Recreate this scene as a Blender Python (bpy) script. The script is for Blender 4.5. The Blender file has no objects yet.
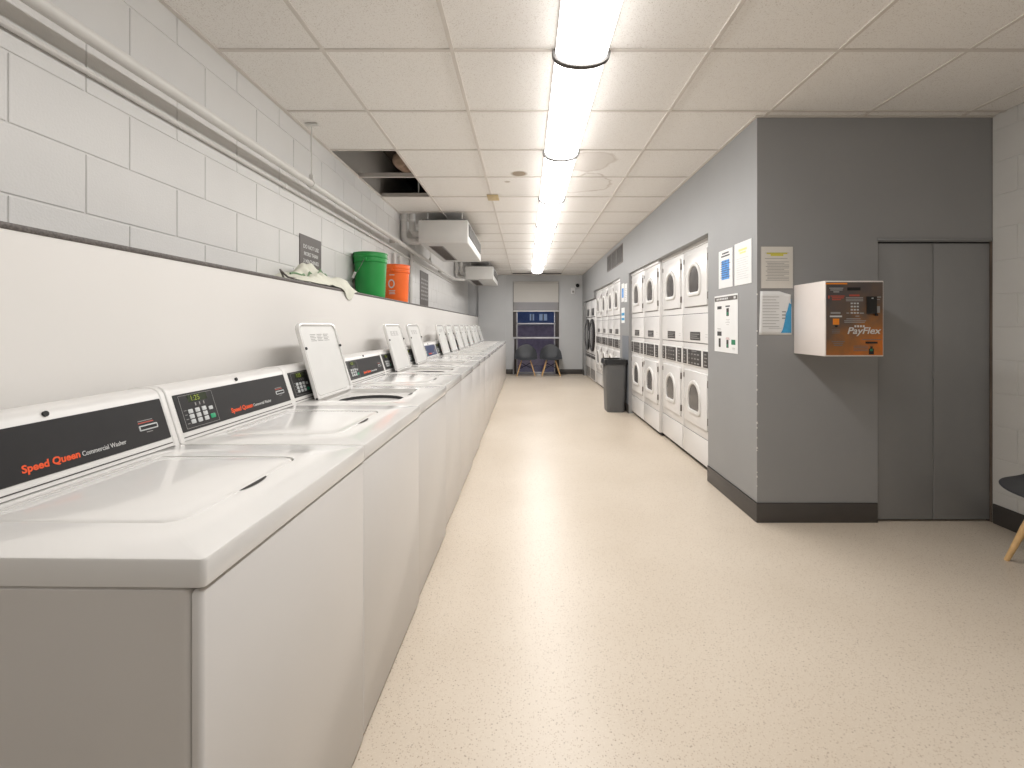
import bpy, bmesh, math, random
from mathutils import Vector, Matrix
random.seed(7)
S = bpy.context.scene
COL = S.collection
PI = math.pi

# ---------------------------------------------------------------- camera, world, exposure
FPX = 455.1
CZ = 1.225
cam = bpy.data.cameras.new('camera')
cam.sensor_width = 36.0
cam.lens = 36.0 * FPX / 1024
cam.shift_x = -14 / 1024
cam.shift_y = -58 / 1024
cam.clip_start = 0.02
camo = bpy.data.objects.new('camera', cam)
camo.location = (0, 0, CZ)
camo.rotation_euler = (PI / 2, 0, 0)
COL.objects.link(camo)
S.camera = camo

world = bpy.data.worlds.new('dusk')
S.world = world
world.use_nodes = True
bg = world.node_tree.nodes['Background']
bg.inputs[0].default_value = (0.28, 0.29, 0.37, 1)
bg.inputs[1].default_value = 0.32

S.view_settings.view_transform = 'Standard'
S.view_settings.look = 'None'
S.view_settings.gamma = 1
S.view_settings.use_curve_mapping = False
S.view_settings.exposure = 1.42
LAMP = 7.0          # radiance of the fluorescent diffusers


# ---------------------------------------------------------------- helpers
def lin(c):
    c = c / 255
    return c / 12.92 if c <= 0.04045 else ((c + 0.055) / 1.055) ** 2.4


def rgb(c):
    return (lin(c[0]), lin(c[1]), lin(c[2]), 1)


def mat(name, c, rough=0.5, metal=0.0, var=0.06, scale=9.0, bump=0.0, bscale=120.0, coat=0.0, emit=0.0, spec=0.5):
    """principled surface with a slight noise mottling of its colour and an optional fine bump"""
    m = bpy.data.materials.new(name)
    m.use_nodes = True
    n, l = m.node_tree.nodes, m.node_tree.links
    b = n['Principled BSDF']
    b.inputs['Roughness'].default_value = rough
    b.inputs['Metallic'].default_value = metal
    b.inputs['Coat Weight'].default_value = coat
    b.inputs['Specular IOR Level'].default_value = spec
    tc = n.new('ShaderNodeTexCoord')
    nz = n.new('ShaderNodeTexNoise')
    nz.inputs['Scale'].default_value = scale
    nz.inputs['Detail'].default_value = 4
    l.new(tc.outputs['Object'], nz.inputs['Vector'])
    rp = n.new('ShaderNodeValToRGB')
    base = rgb(c)
    rp.color_ramp.elements[0].color = tuple(min(1, v * (1 - var)) for v in base[:3]) + (1,)
    rp.color_ramp.elements[1].color = tuple(min(1, v * (1 + var)) for v in base[:3]) + (1,)
    rp.color_ramp.elements[0].position = 0.3
    rp.color_ramp.elements[1].position = 0.7
    l.new(nz.outputs['Fac'], rp.inputs['Fac'])
    l.new(rp.outputs['Color'], b.inputs['Base Color'])
    if bump > 0:
        nb = n.new('ShaderNodeTexNoise')
        nb.inputs['Scale'].default_value = bscale
        nb.inputs['Detail'].default_value = 3
        l.new(tc.outputs['Object'], nb.inputs['Vector'])
        bp = n.new('ShaderNodeBump')
        bp.inputs['Strength'].default_value = bump
        bp.inputs['Distance'].default_value = 0.01
        l.new(nb.outputs['Fac'], bp.inputs['Height'])
        l.new(bp.outputs['Normal'], b.inputs['Normal'])
    if emit > 0:
        l.new(rp.outputs['Color'], b.inputs['Emission Color'])
        b.inputs['Emission Strength'].default_value = emit
    return m


def finish(bm, name, m, parent=None, loc=None, ang=35, mats=None):
    bmesh.ops.remove_doubles(bm, verts=bm.verts, dist=1e-6)
    bmesh.ops.recalc_face_normals(bm, faces=bm.faces)
    me = bpy.data.meshes.new(name)
    bm.to_mesh(me)
    bm.free()
    for k in (mats or [m]):
        me.materials.append(k)
    if ang:
        for p in me.polygons:
            p.use_smooth = True
        me.set_sharp_from_angle(angle=math.radians(ang))
    o = bpy.data.objects.new(name, me)
    COL.objects.link(o)
    if parent:
        o.parent = parent
    if loc:
        o.location = loc
    return o


def nb():
    return bmesh.new()


def loft(bm, loops, cap0=True, cap1=True, closed=True, mi=0):
    rows = [[bm.verts.new(p) for p in lp] for lp in loops]
    n = len(rows[0])
    fs = []
    for a, b in zip(rows, rows[1:]):
        for i in range(n if closed else n - 1):
            j = (i + 1) % n
            fs.append(bm.faces.new((a[i], a[j], b[j], b[i])))
    if cap0:
        fs.append(bm.faces.new(rows[0][::-1]))
    if cap1:
        fs.append(bm.faces.new(rows[-1]))
    for f in fs:
        f.material_index = mi
    return fs


def rr(x0, x1, y0, y1, r, k=5):
    """rounded rectangle, 4*k points, anticlockwise from the corner at x1,y1; r may be four radii"""
    rs = r if isinstance(r, (tuple, list)) else (r,) * 4
    pts = []
    for q, (cx, cy, sx, sy) in enumerate(((x1, y1, -1, -1), (x0, y1, 1, -1), (x0, y0, 1, 1), (x1, y0, -1, 1))):
        R = rs[q]
        for i in range(k):
            a = q * PI / 2 + (PI / 2) * i / (k - 1)
            pts.append((cx + sx * R + R * math.cos(a), cy + sy * R + R * math.sin(a)))
    return pts


class Fr:
    """a local surface frame: u right, v up, d out of the surface"""

    def __init__(self, o, X, Y):
        self.o, self.X, self.Y = Vector(o), Vector(X).normalized(), Vector(Y).normalized()
        self.N = self.X.cross(self.Y)

    def __call__(self, u, v, d=0.0):
        return self.o + self.X * u + self.Y * v + self.N * d


def box(bm, x0, x1, y0, y1, z0, z1, b=0.0, mi=0):
    """box, optionally with rounded-over edges"""
    if b <= 0:
        loft(bm, [[(x0, y0, z), (x1, y0, z), (x1, y1, z), (x0, y1, z)] for z in (z0, z1)], mi=mi)
        return
    L = []
    for z, ins in ((z0, b), (z0 + b * 0.3, b * 0.3), (z0 + b, 0), (z1 - b, 0), (z1 - b * 0.3, b * 0.3), (z1, b)):
        L.append([(p[0], p[1], z) for p in rr(x0 + ins, x1 - ins, y0 + ins, y1 - ins, b * 1.2, 4)])
    loft(bm, L, mi=mi)


def pbox(bm, F, u0, u1, v0, v1, d0, d1, b=0.0, r=None, k=4, mi=0):
    """box on a frame; b = edge round over on the outer face, r = plan corner radius"""
    r = max(b, 1e-5) if r is None else r
    if b <= 0 and r <= 1e-4:
        pl = [(u0, v0), (u1, v0), (u1, v1), (u0, v1)]
        loft(bm, [[F(u, v, d) for u, v in pl] for d in (d0, d1)], mi=mi)
        return
    L = [[F(u, v, d0) for u, v in rr(u0, u1, v0, v1, r, k)]]
    if b > 0:
        L.append([F(u, v, d1 - b) for u, v in rr(u0, u1, v0, v1, r, k)])
        L.append([F(u, v, d1 - b * .3) for u, v in rr(u0 + b * .3, u1 - b * .3, v0 + b * .3, v1 - b * .3, max(r - b * .3, 1e-4), k)])
        L.append([F(u, v, d1) for u, v in rr(u0 + b, u1 - b, v0 + b, v1 - b, max(r - b, 1e-4), k)])
    else:
        L.append([F(u, v, d1) for u, v in rr(u0, u1, v0, v1, r, k)])
    loft(bm, L, mi=mi)


def tube(bm, pts, r, n=12, cap=True, mi=0):
    """tube along a polyline; r a number or one per point"""
    pts = [Vector(p) for p in pts]
    rs = r if isinstance(r, (list, tuple)) else [r] * len(pts)
    loops = []
    ref = None
    for i, p in enumerate(pts):
        if i == 0:
            t = pts[1] - pts[0]
        elif i == len(pts) - 1:
            t = pts[-1] - pts[-2]
        else:
            t = (pts[i + 1] - p).normalized() + (p - pts[i - 1]).normalized()
        t.normalize()
        if ref is None:
            ref = Vector((0, 0, 1)) if abs(t.z) < .9 else Vector((1, 0, 0))
        a = t.cross(ref).normalized()
        b2 = t.cross(a).normalized()
        ref = a.cross(t)
        loops.append([p + a * rs[i] * math.cos(2 * PI * j / n) + b2 * rs[i] * math.sin(2 * PI * j / n) for j in range(n)])
    loft(bm, loops, cap, cap, mi=mi)


def bend(a, c, b, r, n=7):
    """points from a to b rounding corner c with radius r"""
    a, b, c = Vector(a), Vector(b), Vector(c)
    da, db = (a - c).normalized(), (b - c).normalized()
    out = [a]
    for i in range(n + 1):
        t = i / n
        p0, p2 = c + da * r, c + db * r
        out.append(p0 * (1 - t) ** 2 + c * 2 * t * (1 - t) + p2 * t * t)
    out.append(b)
    return out


def lathe(bm, prof, n=32, cx=0, cy=0, cap0=False, cap1=False, mi=0):
    loft(bm, [[(cx + r * math.cos(2 * PI * j / n), cy + r * math.sin(2 * PI * j / n), z) for j in range(n)] for r, z in prof], cap0, cap1, mi=mi)


def text(name, s, F, u, v, size, m, parent=None, shear=0.0, bold=0.0, d=0.0006, width=None, align='LEFT', ext=0.0003):
    cu = bpy.data.curves.new(name, 'FONT')
    cu.body = s
    cu.size = size
    cu.shear = shear
    cu.offset = bold
    cu.align_x = align
    cu.extrude = ext
    cu.resolution_u = 3
    t = bpy.data.objects.new(name, cu)
    COL.objects.link(t)
    dg = bpy.context.evaluated_depsgraph_get()
    me = bpy.data.meshes.new_from_object(t.evaluated_get(dg))
    bpy.data.objects.remove(t)
    bpy.data.curves.remove(cu)
    sx = 1.0
    if width and len(me.vertices):
        xs = [q.co.x for q in me.vertices]
        sx = width / (max(xs) - min(xs))
    for q in me.vertices:
        q.co = F(u + q.co.x * sx, v + q.co.y, d + ext + q.co.z)
    me.materials.clear()
    me.materials.append(m)
    o = bpy.data.objects.new(name, me)
    me.name = name
    COL.objects.link(o)
    if parent:
        o.parent = parent
    return o


def tag(o, label=None, cat=None, group=None, kind=None):
    if label: o['label'] = label
    if cat: o['category'] = cat
    if group: o['group'] = group
    if kind: o['kind'] = kind
    return o


def thing(name, loc, label, cat, group=None, rz=0.0, kind=None):
    o = bpy.data.objects.new(name, None)
    o.empty_display_size = 0.1
    COL.objects.link(o)
    o.location = loc
    o.rotation_euler = (0, 0, rz)
    return tag(o, label, cat, group, kind)


def struct(name, bm, m, label=None, cat=None, mats=None, ang=35):
    return tag(finish(bm, name, m, mats=mats, ang=ang), label, cat, kind='structure')


def copy_tree(o, parent=None):
    c = o.copy()
    COL.objects.link(c)
    if parent:
        c.parent = parent
    for ch in list(o.children):
        copy_tree(ch, c)
    return c


# ---------------------------------------------------------------- materials
M = {}
M['enamel'] = mat('white_enamel', (218, 216, 213), 0.15, var=0.012, scale=3, coat=0.4)
M['enamel_body'] = mat('white_enamel_body', (223, 221, 219), 0.25, var=0.02, scale=3)
M['enamel_washer'] = mat('washer_side_enamel', (212, 209, 206), 0.28, var=0.02, scale=3)
M['lid_under'] = mat('lid_underside', (214, 213, 210), 0.4, var=0.02)
M['plastic_white'] = mat('white_plastic', (216, 214, 211), 0.35, var=0.02)
M['tub'] = mat('dark_steel_tub', (66, 66, 67), 0.45, metal=0.3, var=0.1)
M['panel_black'] = mat('black_panel', (38, 37, 38), 0.3, var=0.05, scale=40)
M['panel_key'] = mat('keypad_panel', (46, 46, 46), 0.35, var=0.05, scale=40)
M['panel_blue'] = mat('blue_panel', (62, 72, 105), 0.3, var=0.08, scale=12)
M['rubber'] = mat('black_rubber', (24, 23, 23), 0.6, var=0.1)
M['orange_print'] = mat('orange_print', (228, 82, 30), 0.5, var=0.03)
M['white_print'] = mat('white_print', (208, 208, 206), 0.5, var=0.02)
M['grey_print'] = mat('grey_print', (150, 148, 146), 0.6, var=0.05)
M['key'] = mat('pale_keys', (190, 192, 192), 0.45, var=0.03)
M['green_key'] = mat('green_key', (40, 150, 105), 0.45, var=0.05)
M['led'] = mat('led_digits', (126, 138, 44), 0.5, emit=0.12)
M['display'] = mat('display_window', (48, 56, 38), 0.2, var=0.05)
M['amber_print'] = mat('amber_print', (232, 136, 36), 0.5, var=0.04)
M['red_print'] = mat('red_print', (176, 78, 64), 0.5, var=0.05)
M['seam'] = mat('dark_seam', (60, 56, 54), 0.7, var=0.1)
M['wall_grey'] = mat('grey_wall_paint', (146, 146, 146), 0.5, var=0.03, scale=2.0, bump=0.06, bscale=180)
M['wall_dark_patch'] = mat('darker_grey_paint', (122, 126, 132), 0.5, var=0.03, scale=2.0)
M['door_grey'] = mat('grey_door_paint', (138, 138, 138), 0.42, var=0.04, scale=2.0, bump=0.03, bscale=90)
M['wall_end'] = mat('pale_grey_end_wall', (193, 194, 195), 0.55, var=0.03, scale=2, bump=0.04)
M['block'] = mat('painted_block', (214, 213, 211), 0.5, var=0.025, scale=3, bump=0.10, bscale=140)
M['block_r'] = mat('painted_block_right', (206, 204, 200), 0.5, var=0.025, scale=3, bump=0.10, bscale=140)
M['plaster'] = mat('smooth_white_plaster', (226, 223, 219), 0.45, var=0.015, scale=1.5)
M['ledge'] = mat('speckled_ledge', (92, 86, 82), 0.5, var=0.5, scale=160)
M['base_black'] = mat('black_vinyl_base', (72, 68, 65), 0.45, var=0.06)
M['tbar'] = mat('ceiling_tbar', (217, 211, 204), 0.5, var=0.02)
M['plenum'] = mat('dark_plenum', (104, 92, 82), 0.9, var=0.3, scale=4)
M['pipe_white'] = mat('white_painted_pipe', (212, 210, 206), 0.4, var=0.03)
M['pipe_wrap'] = mat('white_pipe_wrap', (205, 203, 200), 0.6, var=0.05, bump=0.15, bscale=60)
M['unit'] = mat('white_metal_unit', (206, 205, 202), 0.45, var=0.02)
M['grille'] = mat('grey_grille', (150, 148, 145), 0.5, var=0.05)
M['grille_dark'] = mat('dark_grille', (70, 67, 64), 0.6, var=0.08)
M['vent'] = mat('brown_grey_vent', (112, 105, 100), 0.5, var=0.06)
M['green'] = mat('green_bucket_plastic', (28, 142, 62), 0.38, var=0.05)
M['orange'] = mat('orange_bucket_plastic', (240, 106, 32), 0.38, var=0.04)
M['wire'] = mat('steel_wire', (150, 150, 150), 0.35, metal=0.9)
M['sign'] = mat('dark_grey_sign', (92, 86, 83), 0.5, var=0.05)
M['paper'] = mat('white_paper', (226, 226, 225), 0.6, var=0.02)
M['paper_grey'] = mat('laminated_paper', (214, 209, 201), 0.45, var=0.03)
M['blue_print'] = mat('blue_print', (82, 146, 214), 0.6, var=0.25, scale=30)
M['teal_print'] = mat('teal_blue_print', (62, 150, 196), 0.6, var=0.12, scale=20)
M['yellow_print'] = mat('yellow_highlight', (206, 196, 60), 0.6, var=0.05)
M['pale_yellow'] = mat('pale_yellow_print', (226, 220, 150), 0.6, var=0.05)
M['dark_print'] = mat('dark_print', (62, 62, 62), 0.6, var=0.1)
M['green_print'] = mat('green_print', (34, 120, 84), 0.6, var=0.1)
M['payface'] = None
M['paywhite'] = mat('white_steel_box', (228, 220, 215), 0.4, var=0.02)
M['bin'] = mat('grey_bin_plastic', (96, 97, 98), 0.45, var=0.04)
M['bag_black'] = mat('black_bin_bag', (24, 24, 25), 0.28, var=0.15, bump=0.5, bscale=45)
M['shell'] = mat('charcoal_shell', (58, 60, 64), 0.5, var=0.04)
M['wood'] = mat('pale_beech', (226, 186, 132), 0.5, var=0.12, scale=30)
M['black_metal'] = mat('black_metal', (34, 33, 33), 0.4, metal=0.5)
M['alu'] = mat('aluminium_frame', (186, 186, 190), 0.4, metal=0.3)
M['bronze'] = mat('dark_bronze_frame', (62, 58, 58), 0.4, metal=0.3)
M['shade'] = mat('cream_roller_shade', (196, 193, 188), 0.8, var=0.02, scale=40)
M['dryer_glass'] = mat('tinted_door_glass', (92, 89, 88), 0.14, var=0.12, scale=10)
M['dryer_panel'] = mat('charcoal_controls', (58, 54, 52), 0.4, var=0.15, scale=60)
M['cloth'] = mat('pale_bag_cloth', (214, 214, 200), 0.8, var=0.06, scale=14, bump=0.2, bscale=70)
M['cloth_green'] = mat('sage_trim', (120, 148, 116), 0.8, var=0.1)
M['device'] = mat('white_device', (222, 222, 222), 0.4)
M['cream_patch'] = mat('tan_patch', (198, 178, 136), 0.6, var=0.12, scale=40)
M['lensring'] = mat('grey_end_ring', (112, 110, 108), 0.5, var=0.05)
M['facade'] = mat('blue_dusk_facade', (84, 112, 160), 0.8, var=0.25, scale=1.5)
M['brick_out'] = mat('mauve_brick', (166, 150, 164), 0.9, var=0.2, scale=6)
M['pave'] = mat('mauve_paving', (110, 102, 122), 0.9, var=0.2, scale=3)
M['litwin'] = mat('lit_far_window', (170, 190, 212), 0.5, emit=0.10)
M['chip'] = mat('bare_plaster_chip', (226, 224, 220), 0.8)


def floor_material():
    m = bpy.data.materials.new('terrazzo_floor')
    m.use_nodes = True
    n, l = m.node_tree.nodes, m.node_tree.links
    b = n['Principled BSDF']
    tc = n.new('ShaderNodeTexCoord')
    big = n.new('ShaderNodeTexNoise'); big.inputs['Scale'].default_value = 1.3; big.inputs['Detail'].default_value = 5
    l.new(tc.outputs['Object'], big.inputs['Vector'])
    r0 = n.new('ShaderNodeValToRGB')
    r0.color_ramp.elements[0].color = rgb((203, 190, 173)); r0.color_ramp.elements[0].position = 0.3
    r0.color_ramp.elements[1].color = rgb((212, 200, 184)); r0.color_ramp.elements[1].position = 0.7
    l.new(big.outputs['Fac'], r0.inputs['Fac'])
    cur = r0.outputs['Color']
    for sc, lo, hi, c, amt in ((150, 0.16, 0.24, (158, 132, 106), 0.6), (70, 0.09, 0.15, (122, 100, 80), 0.6), (190, 0.16, 0.26, (222, 212, 198), 0.45)):
        v = n.new('ShaderNodeTexVoronoi'); v.inputs['Scale'].default_value = sc
        l.new(tc.outputs['Object'], v.inputs['Vector'])
        # only some cells carry a chip
        sep = n.new('ShaderNodeSeparateColor'); l.new(v.outputs['Color'], sep.inputs['Color'])
        th = n.new('ShaderNodeMath'); th.operation = 'GREATER_THAN'; th.inputs[1].default_value = 0.45
        l.new(sep.outputs[0], th.inputs[0])
        rp = n.new('ShaderNodeMapRange'); rp.inputs[1].default_value = hi * 1.6; rp.inputs[2].default_value = lo
        rp.inputs[3].default_value = 0; rp.inputs[4].default_value = amt
        l.new(v.outputs['Distance'], rp.inputs[0])
        mu = n.new('ShaderNodeMath'); mu.operation = 'MULTIPLY'
        l.new(rp.outputs[0], mu.inputs[0]); l.new(th.outputs[0], mu.inputs[1])
        mx = n.new('ShaderNodeMix'); mx.data_type = 'RGBA'
        l.new(mu.outputs[0], mx.inputs[0]); l.new(cur, mx.inputs[6]); mx.inputs[7].default_value = rgb(c)
        cur = mx.outputs[2]
    l.new(cur, b.inputs['Base Color'])
    rr_ = n.new('ShaderNodeMapRange'); rr_.inputs[3].default_value = 0.30; rr_.inputs[4].default_value = 0.42
    l.new(big.outputs['Fac'], rr_.inputs[0]); l.new(rr_.outputs[0], b.inputs['Roughness'])
    return m


def tile_material():
    """mineral fibre tile with pinholes, and the water stains that are on it"""
    m = bpy.data.materials.new('ceiling_tile')
    m.use_nodes = True
    n, l = m.node_tree.nodes, m.node_tree.links
    b = n['Principled BSDF']; b.inputs['Roughness'].default_value = 0.85
    tc = n.new('ShaderNodeTexCoord')
    nz = n.new('ShaderNodeTexNoise'); nz.inputs['Scale'].default_value = 210; nz.inputs['Detail'].default_value = 3
    l.new(tc.outputs['Object'], nz.inputs['Vector'])
    r0 = n.new('ShaderNodeValToRGB')
    r0.color_ramp.elements[0].color = rgb((216, 210, 203)); r0.color_ramp.elements[0].position = 0.33
    r0.color_ramp.elements[1].color = rgb((244, 241, 237)); r0.color_ramp.elements[1].position = 0.43
    l.new(nz.outputs['Fac'], r0.inputs['Fac'])
    cur = r0.outputs['Color']
    warp = n.new('ShaderNodeTexNoise'); warp.inputs['Scale'].default_value = 5; warp.inputs['Detail'].default_value = 3
    l.new(tc.outputs['Object'], warp.inputs['Vector'])
    # (x, y, radius, ring width, ring strength, fill strength)
    for sx, sy, rad, wd, ring, fill in ((0.50, 3.62, 0.20, 0.03, 0.30, 0.16), (0.52, 4.18, 0.26, 0.022, 0.34, 0.04), (-0.06, 3.90, 0.045, 0.03, 0.85, 0.75), (-0.17, 4.12, 0.02, 0.012, 0.5, 0.5)):
        vs = n.new('ShaderNodeVectorMath'); vs.operation = 'SUBTRACT'; vs.inputs[1].default_value = (sx, sy, 0)
        l.new(tc.outputs['Object'], vs.inputs[0])
        sq = n.new('ShaderNodeVectorMath'); sq.operation = 'MULTIPLY'; sq.inputs[1].default_value = (1, 1, 0)
        l.new(vs.outputs[0], sq.inputs[0])
        ln = n.new('ShaderNodeVectorMath'); ln.operation = 'LENGTH'; l.new(sq.outputs[0], ln.inputs[0])
        wa = n.new('ShaderNodeMath'); wa.operation = 'MULTIPLY_ADD'; wa.inputs[1].default_value = rad * 0.9; wa.inputs[2].default_value = -rad * 0.45
        l.new(warp.outputs['Fac'], wa.inputs[0])
        ad = n.new('ShaderNodeMath'); ad.operation = 'ADD'; l.new(ln.outputs['Value'], ad.inputs[0]); l.new(wa.outputs[0], ad.inputs[1])
        df = n.new('ShaderNodeMath'); df.operation = 'SUBTRACT'; df.inputs[1].default_value = rad; l.new(ad.outputs[0], df.inputs[0])
        ab = n.new('ShaderNodeMath'); ab.operation = 'ABSOLUTE'; l.new(df.outputs[0], ab.inputs[0])
        mr = n.new('ShaderNodeMapRange'); mr.inputs[1].default_value = 0; mr.inputs[2].default_value = wd; mr.inputs[3].default_value = ring; mr.inputs[4].default_value = 0
        l.new(ab.outputs[0], mr.inputs[0])
        lt = n.new('ShaderNodeMath'); lt.operation = 'LESS_THAN'; lt.inputs[1].default_value = 0; l.new(df.outputs[0], lt.inputs[0])
        fm = n.new('ShaderNodeMath'); fm.operation = 'MULTIPLY'; fm.inputs[1].default_value = fill; l.new(lt.outputs[0], fm.inputs[0])
        mxm = n.new('ShaderNodeMath'); mxm.operation = 'MAXIMUM'; l.new(mr.outputs[0], mxm.inputs[0]); l.new(fm.outputs[0], mxm.inputs[1])
        mx = n.new('ShaderNodeMix'); mx.data_type = 'RGBA'
        l.new(mxm.outputs[0], mx.inputs[0]); l.new(cur, mx.inputs[6]); mx.inputs[7].default_value = rgb((132, 104, 62))
        cur = mx.outputs[2]
    l.new(cur, b.inputs['Base Color'])
    bp = n.new('ShaderNodeBump'); bp.inputs['Strength'].default_value = 0.25; bp.inputs['Distance'].default_value = 0.004
    l.new(nz.outputs['Fac'], bp.inputs['Height']); l.new(bp.outputs['Normal'], b.inputs['Normal'])
    return m


def lamp_material():
    m = bpy.data.materials.new('lit_diffuser')
    m.use_nodes = True
    n, l = m.node_tree.nodes, m.node_tree.links
    b = n['Principled BSDF']
    b.inputs['Base Color'].default_value = (0.9, 0.9, 0.88, 1)
    b.inputs['Emission Color'].default_value = (1.0, 0.985, 0.968, 1)
    # a prismatic lens throws most of its light downward
    ge = n.new('ShaderNodeNewGeometry')
    sp = n.new('ShaderNodeSeparateXYZ'); l.new(ge.outputs['Normal'], sp.inputs[0])
    ab = n.new('ShaderNodeMath'); ab.operation = 'ABSOLUTE'; l.new(sp.outputs['Z'], ab.inputs[0])
    st = n.new('ShaderNodeMapRange'); st.inputs[3].default_value = LAMP * .09; st.inputs[4].default_value = LAMP * 1.2
    l.new(ab.outputs[0], st.inputs[0]); l.new(st.outputs[0], b.inputs['Emission Strength'])
    b.inputs['Roughness'].default_value = 0.4
    return m


def glass_material():
    m = bpy.data.materials.new('window_glass')
    m.use_nodes = True
    b = m.node_tree.nodes['Principled BSDF']
    b.inputs['Base Color'].default_value = (0.93, 0.95, 0.97, 1)
    b.inputs['Transmission Weight'].default_value = 1
    b.inputs['Roughness'].default_value = 0
    b.inputs['IOR'].default_value = 1.3
    return m


def sheer_material():
    m = bpy.data.materials.new('sheer_shade')
    m.use_nodes = True
    n, l = m.node_tree.nodes, m.node_tree.links
    out = n['Material Output']
    b = n['Principled BSDF']; b.inputs['Base Color'].default_value = rgb((180, 178, 178)); b.inputs['Roughness'].default_value = 0.9
    t = n.new('ShaderNodeBsdfTransparent')
    mx = n.new('ShaderNodeMixShader'); mx.inputs[0].default_value = 0.55
    l.new(t.outputs[0], mx.inputs[1]); l.new(b.outputs[0], mx.inputs[2]); l.new(mx.outputs[0], out.inputs['Surface'])
    return m


def payface_material():
    """printed face: slate at the upper left sweeping to burnt orange at the lower right"""
    m = bpy.data.materials.new('printed_pay_face')
    m.use_nodes = True
    n, l = m.node_tree.nodes, m.node_tree.links
    b = n['Principled BSDF']; b.inputs['Roughness'].default_value = 0.35
    tc = n.new('ShaderNodeTexCoord')
    dt = n.new('ShaderNodeVectorMath'); dt.operation = 'DOT_PRODUCT'; dt.inputs[1].default_value = (1.3, 0, -2.3)
    l.new(tc.outputs['Object'], dt.inputs[0])
    nz = n.new('ShaderNodeTexNoise'); nz.inputs['Scale'].default_value = 14; nz.inputs['Detail'].default_value = 5
    l.new(tc.outputs['Object'], nz.inputs['Vector'])
    ma = n.new('ShaderNodeMath'); ma.operation = 'MULTIPLY_ADD'; ma.inputs[1].default_value = 0.9; l.new(nz.outputs['Fac'], ma.inputs[0]); l.new(dt.outputs['Value'], ma.inputs[2])
    mr = n.new('ShaderNodeMapRange'); mr.inputs[1].default_value = -0.45; mr.inputs[2].default_value = 0.85
    l.new(ma.outputs[0], mr.inputs[0])
    rp = n.new('ShaderNodeValToRGB')
    e = rp.color_ramp.elements
    e[0].color = rgb((70, 70, 76)); e[1].color = rgb((206, 112, 28))
    k = e.new(0.40); k.color = rgb((98, 80, 68))
    k = e.new(0.68); k.color = rgb((146, 96, 50))
    l.new(mr.outputs[0], rp.inputs['Fac']); l.new(rp.outputs['Color'], b.inputs['Base Color'])
    return m


M['floor'] = floor_material()
M['tile'] = tile_material()
M['lamp'] = lamp_material()
M['glass'] = glass_material()
M['sheer'] = sheer_material()
M['payface'] = payface_material()

# ---------------------------------------------------------------- room dimensions
CEIL = CZ + 1.30
XL, XR, XW = -1.47, 1.442, 2.908       # block wall, grey machine wall, right block wall
XH = -1.215                          # front of the half wall behind the washers
YB, YF, YE = -2.2, 2.84, 11.62       # behind the camera, the closet wall, the window wall
LEDGE = CZ + 0.243

bm = nb(); box(bm, XL - .3, XW + .3, YB - .3, YE, -0.12, 0)
struct('floor', bm, M['floor'], 'speckled beige terrazzo floor of the laundry room', 'floor')


def block_wall(name, xface, sgn, y0, y1, z0, z1, m, first, label):
    """painted concrete block wall with raked joints; sgn = direction the face looks"""
    bm = nb()
    zo = -.025 if sgn > 0 else 0
    box(bm, xface - sgn * .2, xface - sgn * .0036, y0, y1, 0, CEIL + .5)
    k0, k1 = int(z0 / .203), int(z1 / .203) + 2
    for k in range(k0, k1):
        a, b = max(z0, k * .203 + zo), min(z1, (k + 1) * .203 + zo)
        if b - a < .02: continue
        off = first + (0 if k % 2 == 0 else .168)
        i0 = math.floor((y0 - off) / .397)
        y = off + i0 * .397
        while y < y1:
            p, q = max(y, y0), min(y + .397, y1)
            y += .397
            if q - p < .03: continue
            g, e = .0025, .0055
            L = [[(xface - sgn * d, *w) for w in rr(p + s, q - s, a + s, b - s, .0015, 2)]
                 for d, s in ((.0052, g), (.0010, g + .0006), (0, e))]
            loft(bm, L, cap0=False)
    return struct(name, bm, m, label, 'wall', ang=0)


block_wall('wall_left', XL, 1, YB, YE, 1.40, CEIL + .02, M['block'], .329, 'white painted concrete block wall above the washers')
block_wall('wall_right', XW, -1, YB, YF, 0.0, CEIL + .02, M['block_r'], .31, 'pale painted concrete block wall at the right edge')
bm = nb(); box(bm, XL - .3, XW + .3, YB - .2, YB, 0, CEIL + .5)
struct('wall_back', bm, M['wall_end'], 'plain pale wall behind the viewpoint', 'wall')

# half wall with the ledge
bm = nb(); box(bm, XL + .002, XH, YB + .01, YE - .01, 0, LEDGE - .016)
struct('wall_half', bm, M['plaster'], 'smooth white half wall behind the row of washers', 'wall')
bm = nb(); box(bm, XL + .002, XH + .004, YB + .01, YE - .01, LEDGE - .016, LEDGE, b=.003)
struct('trim_1', bm, M['ledge'], 'dark speckled ledge cap along the half wall', 'ledge')

# grey wall on the machine side: solid panels and headers over the machine openings
bm = nb()
T = .10
for y0, y1, z0 in ((YF, 3.605, 0), (3.605, 6.385, 1.962), (6.385, 6.985, 0), (6.985, 9.70, 1.968), (9.70, 11.27, 1.818), (11.27, YE, 0)):
    box(bm, XR, XR + T, y0, y1, z0, CEIL)
struct('wall_machines', bm, M['wall_grey'], 'grey painted wall with openings for the dryers', 'wall')
# closet front facing the camera, with a low door opening
DX0, DX1, DZ = 2.195, XW - .0008, 1.752
bm = nb()
box(bm, XR + T, DX0, YF, YF + T, 0, CEIL)
box(bm, DX0, XW, YF, YF + T, DZ, CEIL)
struct('wall_closet', bm, M['wall_grey'], 'dark grey closet wall facing the camera', 'wall')
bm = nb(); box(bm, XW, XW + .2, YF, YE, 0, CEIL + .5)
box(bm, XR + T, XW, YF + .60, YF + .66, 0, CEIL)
struct('wall_service', bm, M['plenum'], 'unlit wall of the service space behind the dryers', 'wall')

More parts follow.
